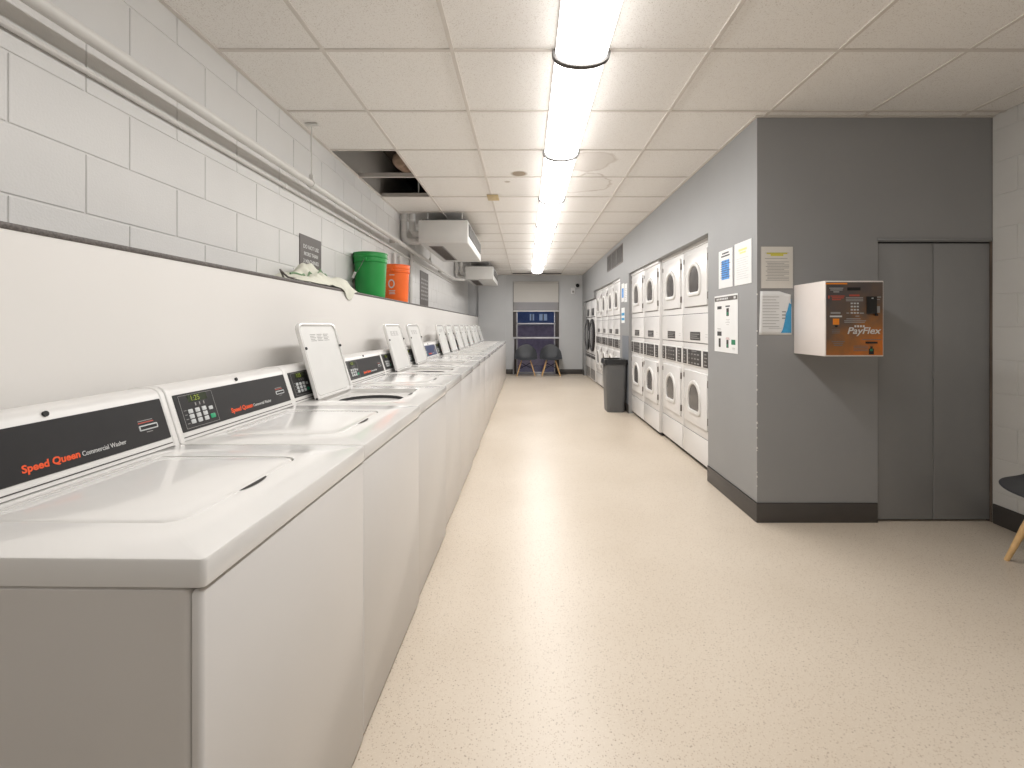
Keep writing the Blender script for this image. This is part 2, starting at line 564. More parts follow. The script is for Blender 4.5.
d = thing('door_1', (DX0, YF + .012, 0), 'low grey two-leaf closet door beside the payment box', 'door', kind='structure')
F = Fr((0, 0, 0), (1, 0, 0), (0, 0, 1))
half = (DX1 - DX0) / 2
for i in range(2):
    bm = nb(); pbox(bm, F, i * half + .004, (i + 1) * half - .001, .012, DZ - .009, -.03, 0, b=.003)
    finish(bm, 'door_leaf', M['door_grey'], d)
bm = nb(); pbox(bm, F, 0, DX1 - DX0, DZ - .007, DZ - .0005, -.03, -.004); finish(bm, 'door_track', M['black_metal'], d)
bm = nb(); pbox(bm, F, .35, .36, .9, .94, 0, .004); finish(bm, 'door_pull', M['door_grey'], d)
bm = nb(); box(bm, DX0 - .004, DX1, YF - .008, YF - .0005, DZ + .004, DZ + .022, b=.002)
struct('trim_2', bm, M['door_grey'], 'thin grey strip over the closet door', 'trim')

# end wall with the window opening
WX0, WX1, WZ1 = -.335, .845, 2.365
bm = nb()
box(bm, XL - .2, WX0, YE, YE + .2, 0, CEIL + .5)
box(bm, WX1, XW + .2, YE, YE + .2, 0, CEIL + .5)
box(bm, WX0, WX1, YE, YE + .2, WZ1, CEIL + .5)
struct('wall_end', bm, M['wall_end'], 'pale grey end wall around the tall window', 'wall')
bm = nb(); box(bm, XH + .005, -.515, YE - .06, YE - .001, 0, CEIL - .005)
struct('trim_3', bm, M['wall_end'], 'shallow pier on the end wall left of the window', 'pier')

# baseboards
def base(name, segs, label):
    bm = nb()
    for x0, x1, y0, y1 in segs:
        box(bm, x0, x1, y0, y1, 0.0005, .122, b=.003)
    return struct(name, bm, M['base_black'], label, 'baseboard')
base('baseboard_machines', [(XR - .007, XR - .0005, YF - .007, 3.605), (XR - .007, XR - .0005, 6.385, 6.985), (XR - .007, XR - .0005, 11.27, YE - .001)], 'black vinyl baseboard on the grey machine wall')
base('baseboard_closet', [(XR - .007, DX0 - .004, YF - .008, YF - .0005)], 'black vinyl baseboard on the closet wall')
base('baseboard_right', [(XW - .008, XW - .0005, YB, YF - .01)], 'black vinyl baseboard on the right block wall')
base('baseboard_end', [(-.514, WX0 - .002, YE - .008, YE - .0005), (WX1 + .002, XR - .01, YE - .008, YE - .0005)], 'dark baseboard along the end wall')

# bare chips on the closet corner
bm = nb()
Fc = Fr((XR, YF, 0), (1, 0, 0), (0, 0, 1))
for _ in range(18):
    z = random.uniform(.16, 1.15) if random.random() < .85 else random.uniform(1.15, 2.0)
    w, h = random.uniform(.002, .006), random.uniform(.005, .018)
    p = [Fc(-.0006, z, .0006), Fc(w, z + h * .3, .0006), Fc(w * .7, z + h * .8, .0006), Fc(-.0006, z + h, .0006)]
    q = [Fc(-.0006, z, .0006), Fc(-.0006, z + h, .0006), Fc(-.0006, z + h * .7, -w), Fc(-.0006, z + h * .25, -w * .8)]
    bm.faces.new([bm.verts.new(c) for c in p]); bm.faces.new([bm.verts.new(c) for c in q])
tag(finish(bm, 'paint_chips', M['chip'], ang=0), 'white paint chips along the grey wall corner', 'paint chips', kind='stuff')

# ---------------------------------------------------------------- ceiling
GX = [.26 + .61 * k for k in range(-3, 6)]
GY = [.32 + .61 * k for k in range(-5, 20)]
xs = [XL] + [x for x in GX if XL + .02 < x < XW - .02] + [XW]
ys = [YB] + [y for y in GY if YB + .02 < y < YE - .02] + [YE]
def missing(xm, ym):
    if xm < -.96 and 3.37 < ym < 4.59: return True
    return False
bm = nb()
for x0, x1 in zip(xs, xs[1:]):
    for y0, y1 in zip(ys, ys[1:]):
        xm, ym = (x0 + x1) / 2, (y0 + y1) / 2
        if missing(xm, ym): continue
        if xm > XR + .1 and ym > YF + .6: continue
        e = .004
        L = [[(p[0], p[1], z) for p in rr(x0 + s, x1 - s, y0 + s, y1 - s, .001, 2)] for z, s in ((CEIL + .022, e), (CEIL + .008, e), (CEIL + .0055, e + .003))]
        loft(bm, L)
struct('ceiling', bm, M['tile'], 'suspended ceiling of square speckled tiles', 'ceiling', ang=20)
bm = nb()
w = .0095
for x in GX:
    if XL < x < XW: box(bm, x - w, x + w, YB, YE if x < XR else YF, CEIL, CEIL + .005)
for y in GY:
    if YB < y < YE: box(bm, XL, XW if y < YF else XR + .05, y - w, y + w, CEIL + .0004, CEIL + .0052)
for y0, y1 in ((YB, YE),):
    box(bm, XL, XL + .022, y0, y1, CEIL - .0004, CEIL + .005)
box(bm, XR - .02, XR, YF, YE, CEIL - .0004, CEIL + .005)
box(bm, XR - .02, XW, YF - .022, YF, CEIL - .0004, CEIL + .005)
box(bm, XL, XR, YE - .022, YE, CEIL - .0006, CEIL + .005)
# uprights of the bars where the tiles are out
for y in (3.37, 3.98, 4.59):
    box(bm, XL, -.96, y - .002, y + .002, CEIL + .005, CEIL + .04)
box(bm, -.962, -.958, 3.37, 4.59, CEIL + .005, CEIL + .04)
struct('trim_4', bm, M['tbar'], 'cream metal grid holding the ceiling tiles', 'ceiling grid')
bm = nb(); box(bm, XL - .2, XW + .2, YB - .2, YE + .2, CEIL + .50, CEIL + .6)
struct('ceiling_slab', bm, M['plenum'], 'dark structure above the missing ceiling tiles', 'ceiling slab')
# what shows in the opening
t = thing('duct', (-1.14, 4.0, CEIL + .14), 'brown duct bend inside the opening of missing ceiling tiles', 'duct')
bm = nb(); tube(bm, bend((.35, -.22, .05), (.03, -.06, .0), (-.02, .4, .1), .1), .06, 14); finish(bm, 'duct_pipe', mat('rusty_duct', (158, 132, 112), .6, var=.25), t)
for a, b2 in (((.20, -.14, .08), (.20, -.14, .36)), ((-.015, .33, .13), (-.015, .33, .36))):
    bm = nb(); tube(bm, [a, b2], .008, 8); finish(bm, 'hanger_strap', M['wire'], t)
bm = nb(); tube(bm, [(-1.05, 4.45, CEIL + .006), (-1.05, 4.45, CEIL + .5)], .006, 8)
tag(finish(bm, 'hanger_wire', M['pipe_white']), 'thin hanger wire in the missing tile opening', 'wire')
bm = nb(); box(bm, -.39, -.275, 4.50, 4.70, CEIL - .006, CEIL - .0008, b=.002)
tag(finish(bm, 'ceiling_patch', M['cream_patch']), 'small tan square patch on the ceiling grid', 'patch')
# slot diffuser at the far end
t = thing('slot_diffuser', (.27, 11.25, CEIL - .001), 'dark slot vent in the ceiling in front of the window', 'vent')
bm = nb(); box(bm, -.60, .60, -.07, .07, -.008, 0, b=.003); finish(bm, 'diffuser_frame', M['grille_dark'], t)
bm = nb()
for i in range(3): box(bm, -.58, .58, -.05 + i * .036, -.03 + i * .036, -.011, -.007)
finish(bm, 'diffuser_blade', M['vent'], t)

# ---------------------------------------------------------------- fluorescent fixtures
def make_light():
    t = thing('ceiling_light', (.26, 0, CEIL), '', 'ceiling light', 'wraparound ceiling lights in a row')
    L, w2, h = 1.216, .125, .074
    bm = nb(); box(bm, -w2 + .004, w2 - .004, .004, L - .004, -.014, -.0015, b=.002); finish(bm, 'housing', M['unit'], t)
    def arc(sc, y, n=18):
        return [(w2 * sc * math.cos(a), y, -.008 - (h - .008) * sc * math.sin(a) ** .8) for a in [PI * i / n for i in range(n + 1)]]
    bm = nb()
    loft(bm, [arc(.97, .016), arc(.97, L - .016)], cap0=False, cap1=False, closed=False)
    finish(bm, 'diffuser', M['lamp'], t)
    for y0, y1 in ((.0, .018), (L - .018, L)):
        bm = nb()
        loft(bm, [arc(.98, y0), arc(1.10, y0 + .003), arc(1.10, y1 - .003), arc(.98, y1)], closed=True)
        finish(bm, 'end_cap', M['lensring'], t)
    return t
ORD = ['first', 'second', 'third', 'fourth', 'fifth', 'sixth', 'seventh', 'eighth', 'ninth', 'tenth', 'eleventh', 'twelfth', 'thirteenth', 'fourteenth', 'fifteenth']
lp = make_light()
for i in range(-1, 8):  # the first, out of view, is added to light the near washers
    o = lp if i == -1 else copy_tree(lp)
    o.location = (.26, .932 + 1.22 * i, CEIL)
    o['label'] = ('unseen ceiling light added straight above the viewpoint, continuing the row' if i == -1 else 'glowing ceiling light nearest the camera, cut by the top of the photo' if i == 0 else
                  'last glowing ceiling light of the row, at the window' if i == 7 else
                  '%s glowing ceiling light of the row, counted from the camera' % ORD[i])

# ---------------------------------------------------------------- washers
WP = .66                      # pitch
WY0 = .693
WXC = -.828                   # footprint centre
def make_washer():
    t = thing('washing_machine', (0, 0, 0), '', 'washing machine', 'row of top-load washers')
    h2 = .3275
    TOP = .875
    # cabinet with two feet rails
    bm = nb()
    L = [[(p[0], p[1], z) for p in rr(-.35 + s, .336 - s, -h2 + s, h2 - s, .012, 4)] for z, s in ((.012, .004), (.016, 0), (.826, 0), (.83, .003))]
    loft(bm, L)
    finish(bm, 'cabinet', M['enamel_washer'], t)
    for sx in (-.3, .27):
        for sy in (-.27, .27):
            bm = nb(); lathe(bm, [(.018, 0), (.02, .004), (.02, .013)], 12, sx, sy, True, True); finish(bm, 'foot', M['rubber'], t)
    # front panel, rounded vertical edges
    bm = nb()
    L = [[(p[0], p[1], z) for p in rr(.3375 + s, .3535 - s, -h2 + s, h2 - s, (.008, .001, .001, .008), 6)] for z, s in ((.012, .004), (.018, 0), (.822, 0), (.828, .003))]
    loft(bm, L)
    finish(bm, 'front_panel', M['enamel_washer'], t)
    # top with a lid recess and the opening to the tub
    LX0, LX1, LY = -.158, .225, .203
    k = 7
    def lp(x0, x1, y0, y1, r, z):
        return [(p[0], p[1], z) for p in rr(x0, x1, y0, y1, r, k)]
    bm = nb()
    ox0, ox1, oy = -.35, .357, .3285
    loft(bm, [lp(ox0 + .01, ox1 - .012, -oy + .01, oy - .01, .01, .832), lp(ox0, ox1, -oy, oy, .009, .832), lp(ox0, ox1, -oy, oy, .009, TOP - .006),
              lp(ox0 + .002, ox1 - .002, -oy + .002, oy - .002, .008, TOP - .0015), lp(ox0 + .006, ox1 - .006, -oy + .005, oy - .005, .006, TOP),
              lp(LX0 - .014, LX1 + .014, -LY - .014, LY + .014, .05, TOP),
              lp(LX0 - .003, LX1 + .003, -LY - .003, LY + .003, .045, TOP), lp(LX0 - .0025, LX1 + .0025, -LY - .0025, LY + .0025, .045, TOP - .003),
              lp(LX0 - .002, LX1 + .002, -LY - .002, LY + .002, .045, TOP - .022),
              lp(LX0 + .02, LX1 - .02, -LY + .03, LY - .03, .12, TOP - .024), lp(LX0 + .028, LX1 - .028, -.155, .155, .154, TOP - .028)],
         cap0=False, cap1=False)
    finish(bm, 'top_panel', M['enamel'], t, ang=30)
    bm = nb()
    loft(bm, [lp(LX0 + .028, LX1 - .028, -.157, .157, .156, TOP - .0285), lp(LX0 + .022, LX1 - .022, -.162, .162, .16, TOP - .045), lp(LX0 + .022, LX1 - .022, -.163, .163, .16, .45), lp(LX0 + .05, LX1 - .05, -.135, .135, .13, .42)], cap0=False, cap1=True)
    lathe(bm, [(.06, .42), (.055, .55), (.04, .62), (.02, .70), (0.001, .70)], 20, (LX0 + LX1) / 2, 0)
    finish(bm, 'tub', M['tub'], t)
    # finger pull in front of the lid
    bm = nb()
    n = 12
    a, b2, c = [], [], []
    for i in range(n + 1):
        y = -.048 + .096 * i / n
        s = math.sin(PI * i / n) ** .6
        a.append((LX1 + .002, y, TOP + .0011)); b2.append((LX1 + .004 + .011 * s, y, TOP + .0012))
    bm.faces.new([bm.verts.new(p) for p in a] + [bm.verts.new(p) for p in b2[::-1]])
    finish(bm, 'finger_pull', M['seam'], t)
    # lid, hinged at its back edge
    lid = bpy.data.objects.new('lid', None)
    bm = nb()
    LW, LL, th = LY, LX1 - LX0, .0
    def ll(s, z, r=.045):
        return [(p[0], p[1], z) for p in rr(.004 + s, LL - s, -LW + s, LW - s, (max(r - s, .004), .012, .012, max(r - s, .004)), k)]
    loft(bm, [ll(.016, -.012), ll(.0145, -.019), ll(.006, -.021), ll(.001, -.019), ll(0, -.015), ll(0, -.004), ll(.003, -.0005), ll(.010, .0012), ll(.05, .0035, .09), ll(.12, .0042, .14)], cap0=True, cap1=True)
    lid = finish(bm, 'lid', M['enamel'], t, loc=(LX0, 0, TOP), ang=40)
    bm = nb()
    loft(bm, [[(p[0], p[1], z) for p in rr(.022, LL - .02, -LW + .02, LW - .02, .03, 5)] for z in (-.0135, -.0121)])
    lid['_'] = 1; del lid['_']
    finish(bm, 'lid_liner', M['lid_under'], lid)
    bm = nb()
    for i in range(3):
        y0 = -.10 + i * .07
        for q in range(5): box(bm, LL - .095 + q * .008, LL - .092 + q * .008, y0, y0 + .055 - (q % 2) * .012, -.0142, -.0136)
    finish(bm, 'instruction_label', M['grey_print'], lid)
    for s in (-1, 1):
        bm = nb(); tube(bm, [(LL * .66, s * (LW - .013), -.026), (LL * .66, s * (LW - .013), -.018)], .007, 10); finish(bm, 'bumper', M['rubber'], lid)
        bm = nb(); tube(bm, [(.01, s * (LW - .012), -.012), (.01, s * (LW + .0), -.012)], .005, 8); finish(bm, 'hinge_pin', M['rubber'], lid)
    # console
    prof = [(-.196, TOP + .002), (-.198, .882), (-.243, 1.024), (-.250, 1.034), (-.263, 1.041), (-.283, 1.043), (-.332, 1.039), (-.340, 1.033), (-.342, TOP + .002)]
    bm = nb()
    e = .3275
    def pr(s, y):
        cx, cz = -.28, .96
        return [(cx + (x - cx) * s, y, cz + (z - cz) * s) for x, z in prof]
    loft(bm, [pr(.96, -e), pr(.99, -e + .002), pr(1, -e + .006), pr(1, e - .006), pr(.99, e - .002), pr(.96, e)])
    def rim(y0, y1):
        loft(bm, [pr(1.0, y0), pr(1.035, y0 + .003), pr(1.035, y1 - .003), pr(1.0, y1)])
    rim(-e, -e + .020); rim(e - .020, e)
    finish(bm, 'console', M['plastic_white'], t, ang=28)
    Yv = Vector((-.045, 0, .142)); PL = Yv.length; Yv.normalize()
    F = Fr(Vector((-.198, -.318, .882)), (0, 1, 0), Yv)
    W = .636
    # a groove line under the panel
    cp = bpy.data.objects.new('x', None)
    bm = nb(); pbox(bm, F, .013, W - .013, .020, PL - .011, 0, .0022, b=.0008, r=.003)
    cp = finish(bm, 'control_panel', M['panel_black'], t, ang=20)
    bm = nb(); pbox(bm, F, .012, W - .012, .003, .0058, -.001, .0008); finish(bm, 'groove', M['seam'], t)
    u0, u1, v0, v1 = .03, .175, .027, PL - .017
    bm = nb()
    for a0, a1, c0, c1 in ((u0, u1, v0, v0 + .0012), (u0, u1, v1 - .0012, v1), (u0, u0 + .0012, v0, v1), (u1 - .0012, u1, v0, v1)):
        pbox(bm, F, a0, a1, c0, c1, .0022, .0027)
    finish(bm, 'keypad_frame', M['grey_print'], cp)
    bm = nb(); pbox(bm, F, u0 + .036, u0 + .118, v0 + .080, v0 + .104, .0022, .0028); finish(bm, 'display', M['display'], cp)
    text('display_digits', '1:25', F, u0 + .045, v0 + .0835, .024, M['led'], cp, d=.0029)
    bm = nb()
    for i in range(3):
        for j in range(3):
            pbox(bm, F, u0 + .024 + i * .029, u0 + .043 + i * .029, v0 + .012 + j * .0165, v0 + .0255 + j * .0165, .0022, .0034, b=.0008, r=.002)
    pbox(bm, F, u0 + .112, u0 + .13, v0 + .042, v0 + .054, .0022, .0034, b=.0008, r=.002)
    finish(bm, 'keypad', M['key'], cp)
    bm = nb(); pbox(bm, F, u0 + .110, u0 + .132, v0 + .013, v0 + .028, .0022, .0036, b=.0008, r=.003); finish(bm, 'start_button', M['green_key'], cp)
    bm = nb()
    for i in range(3): pbox(bm, F, u0 + .06 + i * .018, u0 + .064 + i * .018, v0 + .066, v0 + .076, .0022, .0026)
    finish(bm, 'keypad_legend', M['grey_print'], cp)
    bm = nb()
    for i in range(4): pbox(bm, F, u0 + .008, u0 + .018, v0 + .014 + i * .014, v0 + .016 + i * .014, .0022, .0026)
    finish(bm, 'side_legend', M['grey_print'], cp)
    text('brand_lettering', 'Speed Queen', F, .240, .038, .0225, M['orange_print'], cp, shear=.12, bold=.0007, d=.0023, width=.122)
    text('type_lettering', 'Commercial Washer', F, .367, .038, .0165, M['white_print'], cp, d=.0023, width=.115)
    bm = nb(); pbox(bm, F, .530, .590, .0585, .0735, .0022, .0036, b=.001, r=.003); finish(bm, 'card_slot', M['key'], cp)
    bm = nb(); pbox(bm, F, .534, .586, .062, .070, .0036, .0040); finish(bm, 'slot_mouth', M['rubber'], cp)
    bm = nb(); pbox(bm, F, .531, .580, .079, .082, .0022, .0027); finish(bm, 'slot_arrow', M['red_print'], cp)
    bm = nb(); pbox(bm, F, .531, .578, .085, .087, .0022, .0027); finish(bm, 'slot_legend', M['grey_print'], cp)
    bm = nb(); pbox(bm, F, .55, .57, .052, .054, .0022, .0027); finish(bm, 'slot_caption', M['grey_print'], cp)
    bm = nb(); tube(bm, [F(.318, PL + .004, -.001), F(.318, PL + .004, .0035)], .0065, 12); finish(bm, 'console_screw', M['rubber'], t)
    return t
OPEN = {2, 4, 5} | set(range(7, 15))
WL = {0: 'white top-load washer nearest the camera, lid shut, its end panel in view',
      1: 'second washer from the camera, lid shut, green start button on its console',
      2: 'third washer from the camera, lid raised, largest open lid in the photo',
      3: 'fourth washer from the camera, lid shut between two raised lids',
      4: 'fifth washer from the camera, raised lid just beyond a shut washer',
      5: 'sixth washer from the camera, raised lid just before the blue-grey console',
      6: 'seventh washer from the camera, lid shut, blue-grey console face'}
w0 = make_washer()
for i in range(15):
    o = w0 if i == 0 else copy_tree(w0)
    o.location = (WXC + (0, 0, .002, -.003, .002, 0, -.004, .003, 0, .004, -.004, .002, .008, -.006, .004)[i], WY0 + WP * (i + .5) - .005, 0)
    if i in WL:
        o['label'] = WL[i]
    elif i == 14:
        o['label'] = 'last washer of the row, lid raised, beside the end wall'
    else:
        o['label'] = '%s washer from the camera, lid raised, %s in the far run of open lids' % (ORD[i], ORD[i - 7])
    if i in OPEN:
        for c in o.children:
            if c.name.startswith('lid'):
                c.rotation_euler = (0, -math.radians(106), 0)
                c.location.z -= .006
                c.location.x -= .004
    if i == 0:
        o.rotation_euler = (0, 0, math.radians(-.9))
        o.location.x -= .007
        o.location.y -= .001
    if i == 6:
        for c in o.children:
            if c.name.startswith('control_panel'):
                c.data = c.data.copy()
                c.data.materials[0] = M['panel_blue']
                c['label'] = 'blue-grey control panel'

# ---------------------------------------------------------------- dryers
DW = .663
def arch(u0, u1, v0, v1, s, k=8):
    """window outline: arched top, rounded lower corners; s = inset"""
    w2 = (u1 - u0) / 2 - s
    return rr(u0 + s, u1 - s, v0 + s, v1 - s, (w2 * .98, w2 * .98, .055 - s * .4, .055 - s * .4), k)
def make_dryer():
    t = thing('stacked_dryer', (0, 0, 0), '', 'dryer', 'stacked dryers set into the grey wall')
    H, dp = 1.972, .74
    bm = nb(); box(bm, -.34, .37, -DW / 2 + .01, DW / 2 - .01, .0, .035); finish(bm, 'plinth', M['rubber'], t)
    bm = nb(); box(bm, -.37, .37, -DW / 2 + .0015, DW / 2 - .0015, .035, H, b=.006); finish(bm, 'cabinet', M['enamel_body'], t)
    F = Fr((-.37, DW / 2, 0), (0, -1, 0), (0, 0, 1))
    bm = nb(); pbox(bm, F, .004, DW - .004, 1.925, H - .003, 0, .012, b=.004); finish(bm, 'top_trim', M['enamel_body'], t)
    bm = nb(); pbox(bm, F, .006, DW - .006, 1.078, 1.330, 0, .005, b=.002); finish(bm, 'service_panel', M['enamel_body'], t)
    bm = nb(); pbox(bm, F, .006, DW - .006, .042, .262, 0, .006, b=.002); finish(bm, 'lower_panel', M['enamel_body'], t)
    bm = nb(); pbox(bm, F, .0, DW, 1.3325, 1.337, 0, .0015); pbox(bm, F, 0, DW, 1.0705, 1.0745, 0, .0015); pbox(bm, F, 0, DW, .2645, .267, 0, .0015); finish(bm, 'panel_seam', M['seam'], t)
    for z0 in (1.402, .345):
        bm = nb(); z1 = z0 + .482 if z0 > 1 else z0 + .474
        pbox(bm, F, .058, DW - .052, z0, z1, .001, .016, b=.005, r=.012)
        dr = finish(bm, 'door', M['enamel_body'], t)
        bm = nb(); pbox(bm, F, .054, DW - .048, z0 - .004, z0, 0, .003); finish(bm, 'door_seam', M['seam'], dr)
        c = .325; v0 = z0 + .130
        bm = nb()
        prof = [(.0, .016), (.006, .028), (.022, .030), (.034, .026), (.038, .0165)]
        loft(bm, [[F(u, v, dd) for u, v in arch(c - .165, c + .165, v0 - .04, v0 + .265, s)] for s, dd in prof], cap0=False, cap1=False)
        finish(bm, 'window_ring', M['plastic_white'], dr)
        bm = nb()
        loft(bm, [[F(u, v, dd) for u, v in arch(c - .165, c + .165, v0 - .04, v0 + .265, s)] for s, dd in ((.037, .0165), (.05, .0172))], cap0=False)
        finish(bm, 'door_glass', M['dryer_glass'], dr)
        for zz in (z0 + .05, z1 - .11):
            bm = nb(); pbox(bm, F, DW - .050, DW - .036, zz, zz + .06, .001, .014, b=.003); finish(bm, 'hinge', M['vent'], dr)
        bm = nb(); pbox(bm, F, .062, .078, z1 - .075, z1 - .03, .016, .022, b=.002); finish(bm, 'handle', M['vent'], dr)
        bm = nb(); pbox(bm, F, .100, .112, z0 + .20, z0 + .30, .016, .021, b=.002); finish(bm, 'grip', M['plastic_white'], dr)
    # control strip: three charcoal blocks
    F2 = F
    bm = nb(); pbox(bm, F, .006, DW - .006, .862, 1.024, 0, .008, b=.003); finish(bm, 'control_fascia', M['plastic_white'], t)
    for a, b2 in ((.022, .118), (.150, .470), (.515, .635)):
        bm = nb(); pbox(bm, F, a, b2, .872, 1.010, .008, .0105, b=.001, r=.006)
        cp = finish(bm, 'control_panel', M['dryer_panel'], t)
        bm = nb()
        if b2 - a > .2:
            for i in range(4):
                for j in range(3): pbox(bm, F, a + .02 + i * .07, a + .05 + i * .075, .885 + j * .04, .896 + j * .04, .0105, .0112)
            pbox(bm, F, a + .1, a + .22, .995, 1.001, .0105, .0112)
        else:
            for j in range(4): pbox(bm, F, a + .025, b2 - .03 - (j % 2) * .015, .888 + j * .03, .897 + j * .03, .0105, .0112)
        finish(bm, 'legend', M['grey_print'], cp)
    bm = nb(); pbox(bm, F, .20, .44, 1.098, 1.172, .005, .0065); lb = finish(bm, 'instruction_plate', M['dryer_panel'], t)
    bm = nb()
    for j in range(3): pbox(bm, F, .215, .425 - .05 * (j == 1), 1.113 + .018 * j, 1.119 + .018 * j, .0065, .0071)
    finish(bm, 'plate_lettering', M['grey_print'], lb)
    bm = nb()
    for j in range(2): pbox(bm, F, .555, .60, 1.13 + .02 * j, 1.133 + .02 * j, .005, .0056)
    finish(bm, 'small_lettering', M['grey_print'], t)
    return t
DL = ['white stacked dryer nearest the camera, next to the white poster',
      'second stacked dryer from the camera, left of the nearest one',
      'third stacked dryer from the camera, just past the step in the fronts',
      'fourth stacked dryer from the camera, right behind the grey bin',
      'stacked dryer beyond the bin, first past the grey wall strip with papers',
      'second stacked dryer past the grey wall strip with papers',
      'third stacked dryer past the grey wall strip with papers',
      'fourth stacked dryer past the wall strip, beside the taller-doored tumblers']
dry = make_dryer()
DPOS = [(1.520, 3.735), (1.520, 4.40), (1.488, 5.068), (1.488, 5.733), (1.475, 7.015), (1.500, 7.682), (1.500, 8.348), (1.500, 9.014)]
for i, (x, y) in enumerate(DPOS):
    o = dry if i == 0 else copy_tree(dry)
    o.location = (x + .37, y + DW / 2, 0)
    o['label'] = DL[i]

def make_tumbler():
    t = thing('tumble_dryer', (0, 0, 0), '', 'dryer', 'large tumble dryers at the far end')
    W, H = .755, 1.808
    bm = nb(); box(bm, -.40, .40, -W / 2 + .002, W / 2 - .002, .02, H, b=.006); finish(bm, 'cabinet', M['enamel_body'], t)
    F = Fr((-.40, W / 2, 0), (0, -1, 0), (0, 0, 1))
    for sx in (-.33, .33):
        for sy in (-.3, .3):
            bm = nb(); lathe(bm, [(.02, 0), (.02, .022)], 10, sx, sy, True, True); finish(bm, 'foot', M['rubber'], t)
    bm = nb(); pbox(bm, F, .20, .56, 1.46, 1.62, 0, .008, b=.002); cp = finish(bm, 'control_panel', M['panel_black'], t)
    bm = nb(); pbox(bm, F, .24, .36, 1.54, 1.59, .008, .009); finish(bm, 'legend', M['grey_print'], cp)
    bm = nb(); pbox(bm, F, .02, W - .02, 1.42, 1.435, 0, .004); pbox(bm, F, .02, W - .02, .585, .6, 0, .004); finish(bm, 'panel_seam', M['seam'], t)
    bm = nb()
    c = (W / 2, 1.02)
    def ring(r, dd, n=40): return [F(c[0] + r * math.cos(2 * PI * i / n), c[1] + r * math.sin(2 * PI * i / n), dd) for i in range(n)]
    loft(bm, [ring(.365, 0), ring(.365, .03), ring(.34, .045), ring(.285, .045), ring(.27, .03)], False, False)
    dr = finish(bm, 'door', M['panel_black'], t)
    bm = nb(); loft(bm, [ring(.27, .03), ring(.2, .042), ring(.1, .048)], False, True); finish(bm, 'door_glass', M['dryer_glass'], dr)
    bm = nb(); pbox(bm, F, .012, .045, .92, 1.12, .0, .05, b=.006); finish(bm, 'handle', M['alu'], dr)
    bm = nb(); pbox(bm, F, .03, W - .03, .50, .56, 0, .006, b=.002); finish(bm, 'lint_drawer', M['dryer_panel'], t)
    bm = nb(); pbox(bm, F, .06, W - .06, .06, .26, 0, .004); v = finish(bm, 'vent_grille', M['vent'], t)
    bm = nb()
    for i in range(9): pbox(bm, F, .07, W - .07, .07 + i * .02, .08 + i * .02, .004, .008)
    finish(bm, 'louvre', M['grille'], v)
    return t
tb = make_tumbler()
for i, y in enumerate((9.735, 10.495)):
    o = tb if i == 0 else copy_tree(tb)
    o.location = (1.485 + .40, y + .3775, 0)
    o['label'] = ('nearer of two large tumble dryers with round black doors' if i == 0 else 'farther of two large tumble dryers, nearest the end wall')

# ---------------------------------------------------------------- ceiling fan-coil units
def make_unit():
    t = thing('fan_coil_unit', (0, 0, 0), '', 'air conditioner', 'white box units hung from the ceiling')
    x0, x1, z0, z1, L = -1.218, -.660, CZ + .94, CZ + 1.20, 1.52
    bm = nb(); box(bm, x0, x1, 0, L, z0, z1, b=.006); finish(bm, 'casing', M['unit'], t)
    bm = nb(); box(bm, -1.145, -.975, .20, 1.33, z0 - .006, z0 - .0005, b=.002); g = finish(bm, 'intake_frame', M['grille'], t)
    bm = nb()
    for i in range(28): box(bm, -1.13, -.99, .215 + i * .0395, .225 + i * .0395, z0 - .010, z0 - .005)
    finish(bm, 'intake_slat', M['vent'], g)
    F = Fr((x1, 0, z0), (0, 1, 0), (0, 0, 1))
    bm = nb(); pbox(bm, F, .09, L - .09, .095, .235, 0, .006, b=.002); g = finish(bm, 'outlet_frame', M['grille_dark'], t)
    bm = nb()
    for i in range(5): pbox(bm, F, .10, L - .10, .105 + i * .026, .112 + i * .026, .006, .011)
    finish(bm, 'outlet_slat', M['grille'], g)
    for x in (x0 + .08, x1 - .08):
        for y in (.12, L - .12):
            bm = nb(); tube(bm, [(x, y, z1 - .001), (x, y, CEIL + .03)], .007, 8); finish(bm, 'hanger_rod', M['pipe_white'], t)
    bm = nb(); box(bm, x0 + .03, x1 - .03, .05, L - .05, z1, z1 + .02, b=.004); finish(bm, 'mounting_rail', M['grille_dark'], t)
    for x, zb in ((-1.425, .985), (-1.328, 1.065)):
        bm = nb(); tube(bm, bend((x, .16, CZ + 1.33), (x, .16, CZ + zb), (x0 + .002, .16, CZ + zb), .085, 9), .037, 16); p = finish(bm, 'supply_pipe', M['pipe_wrap'], t)
        bm = nb()
        for zz in (1.10, 1.22): lathe(bm, [(.0375, CZ + zz), (.0405, CZ + zz + .002), (.0405, CZ + zz + .016), (.0375, CZ + zz + .018)], 16, x, .16)
        finish(bm, 'pipe_band', M['pipe_white'], p)
    return t
u = make_unit()
u.location = (0, 5.15, 0)
u['label'] = 'larger-looking white fan coil box hung from ceiling, nearer the camera'
u2 = copy_tree(u)
u2.location = (0, 9.15, 0)
u2['label'] = 'farther white fan coil box hung near the end wall'
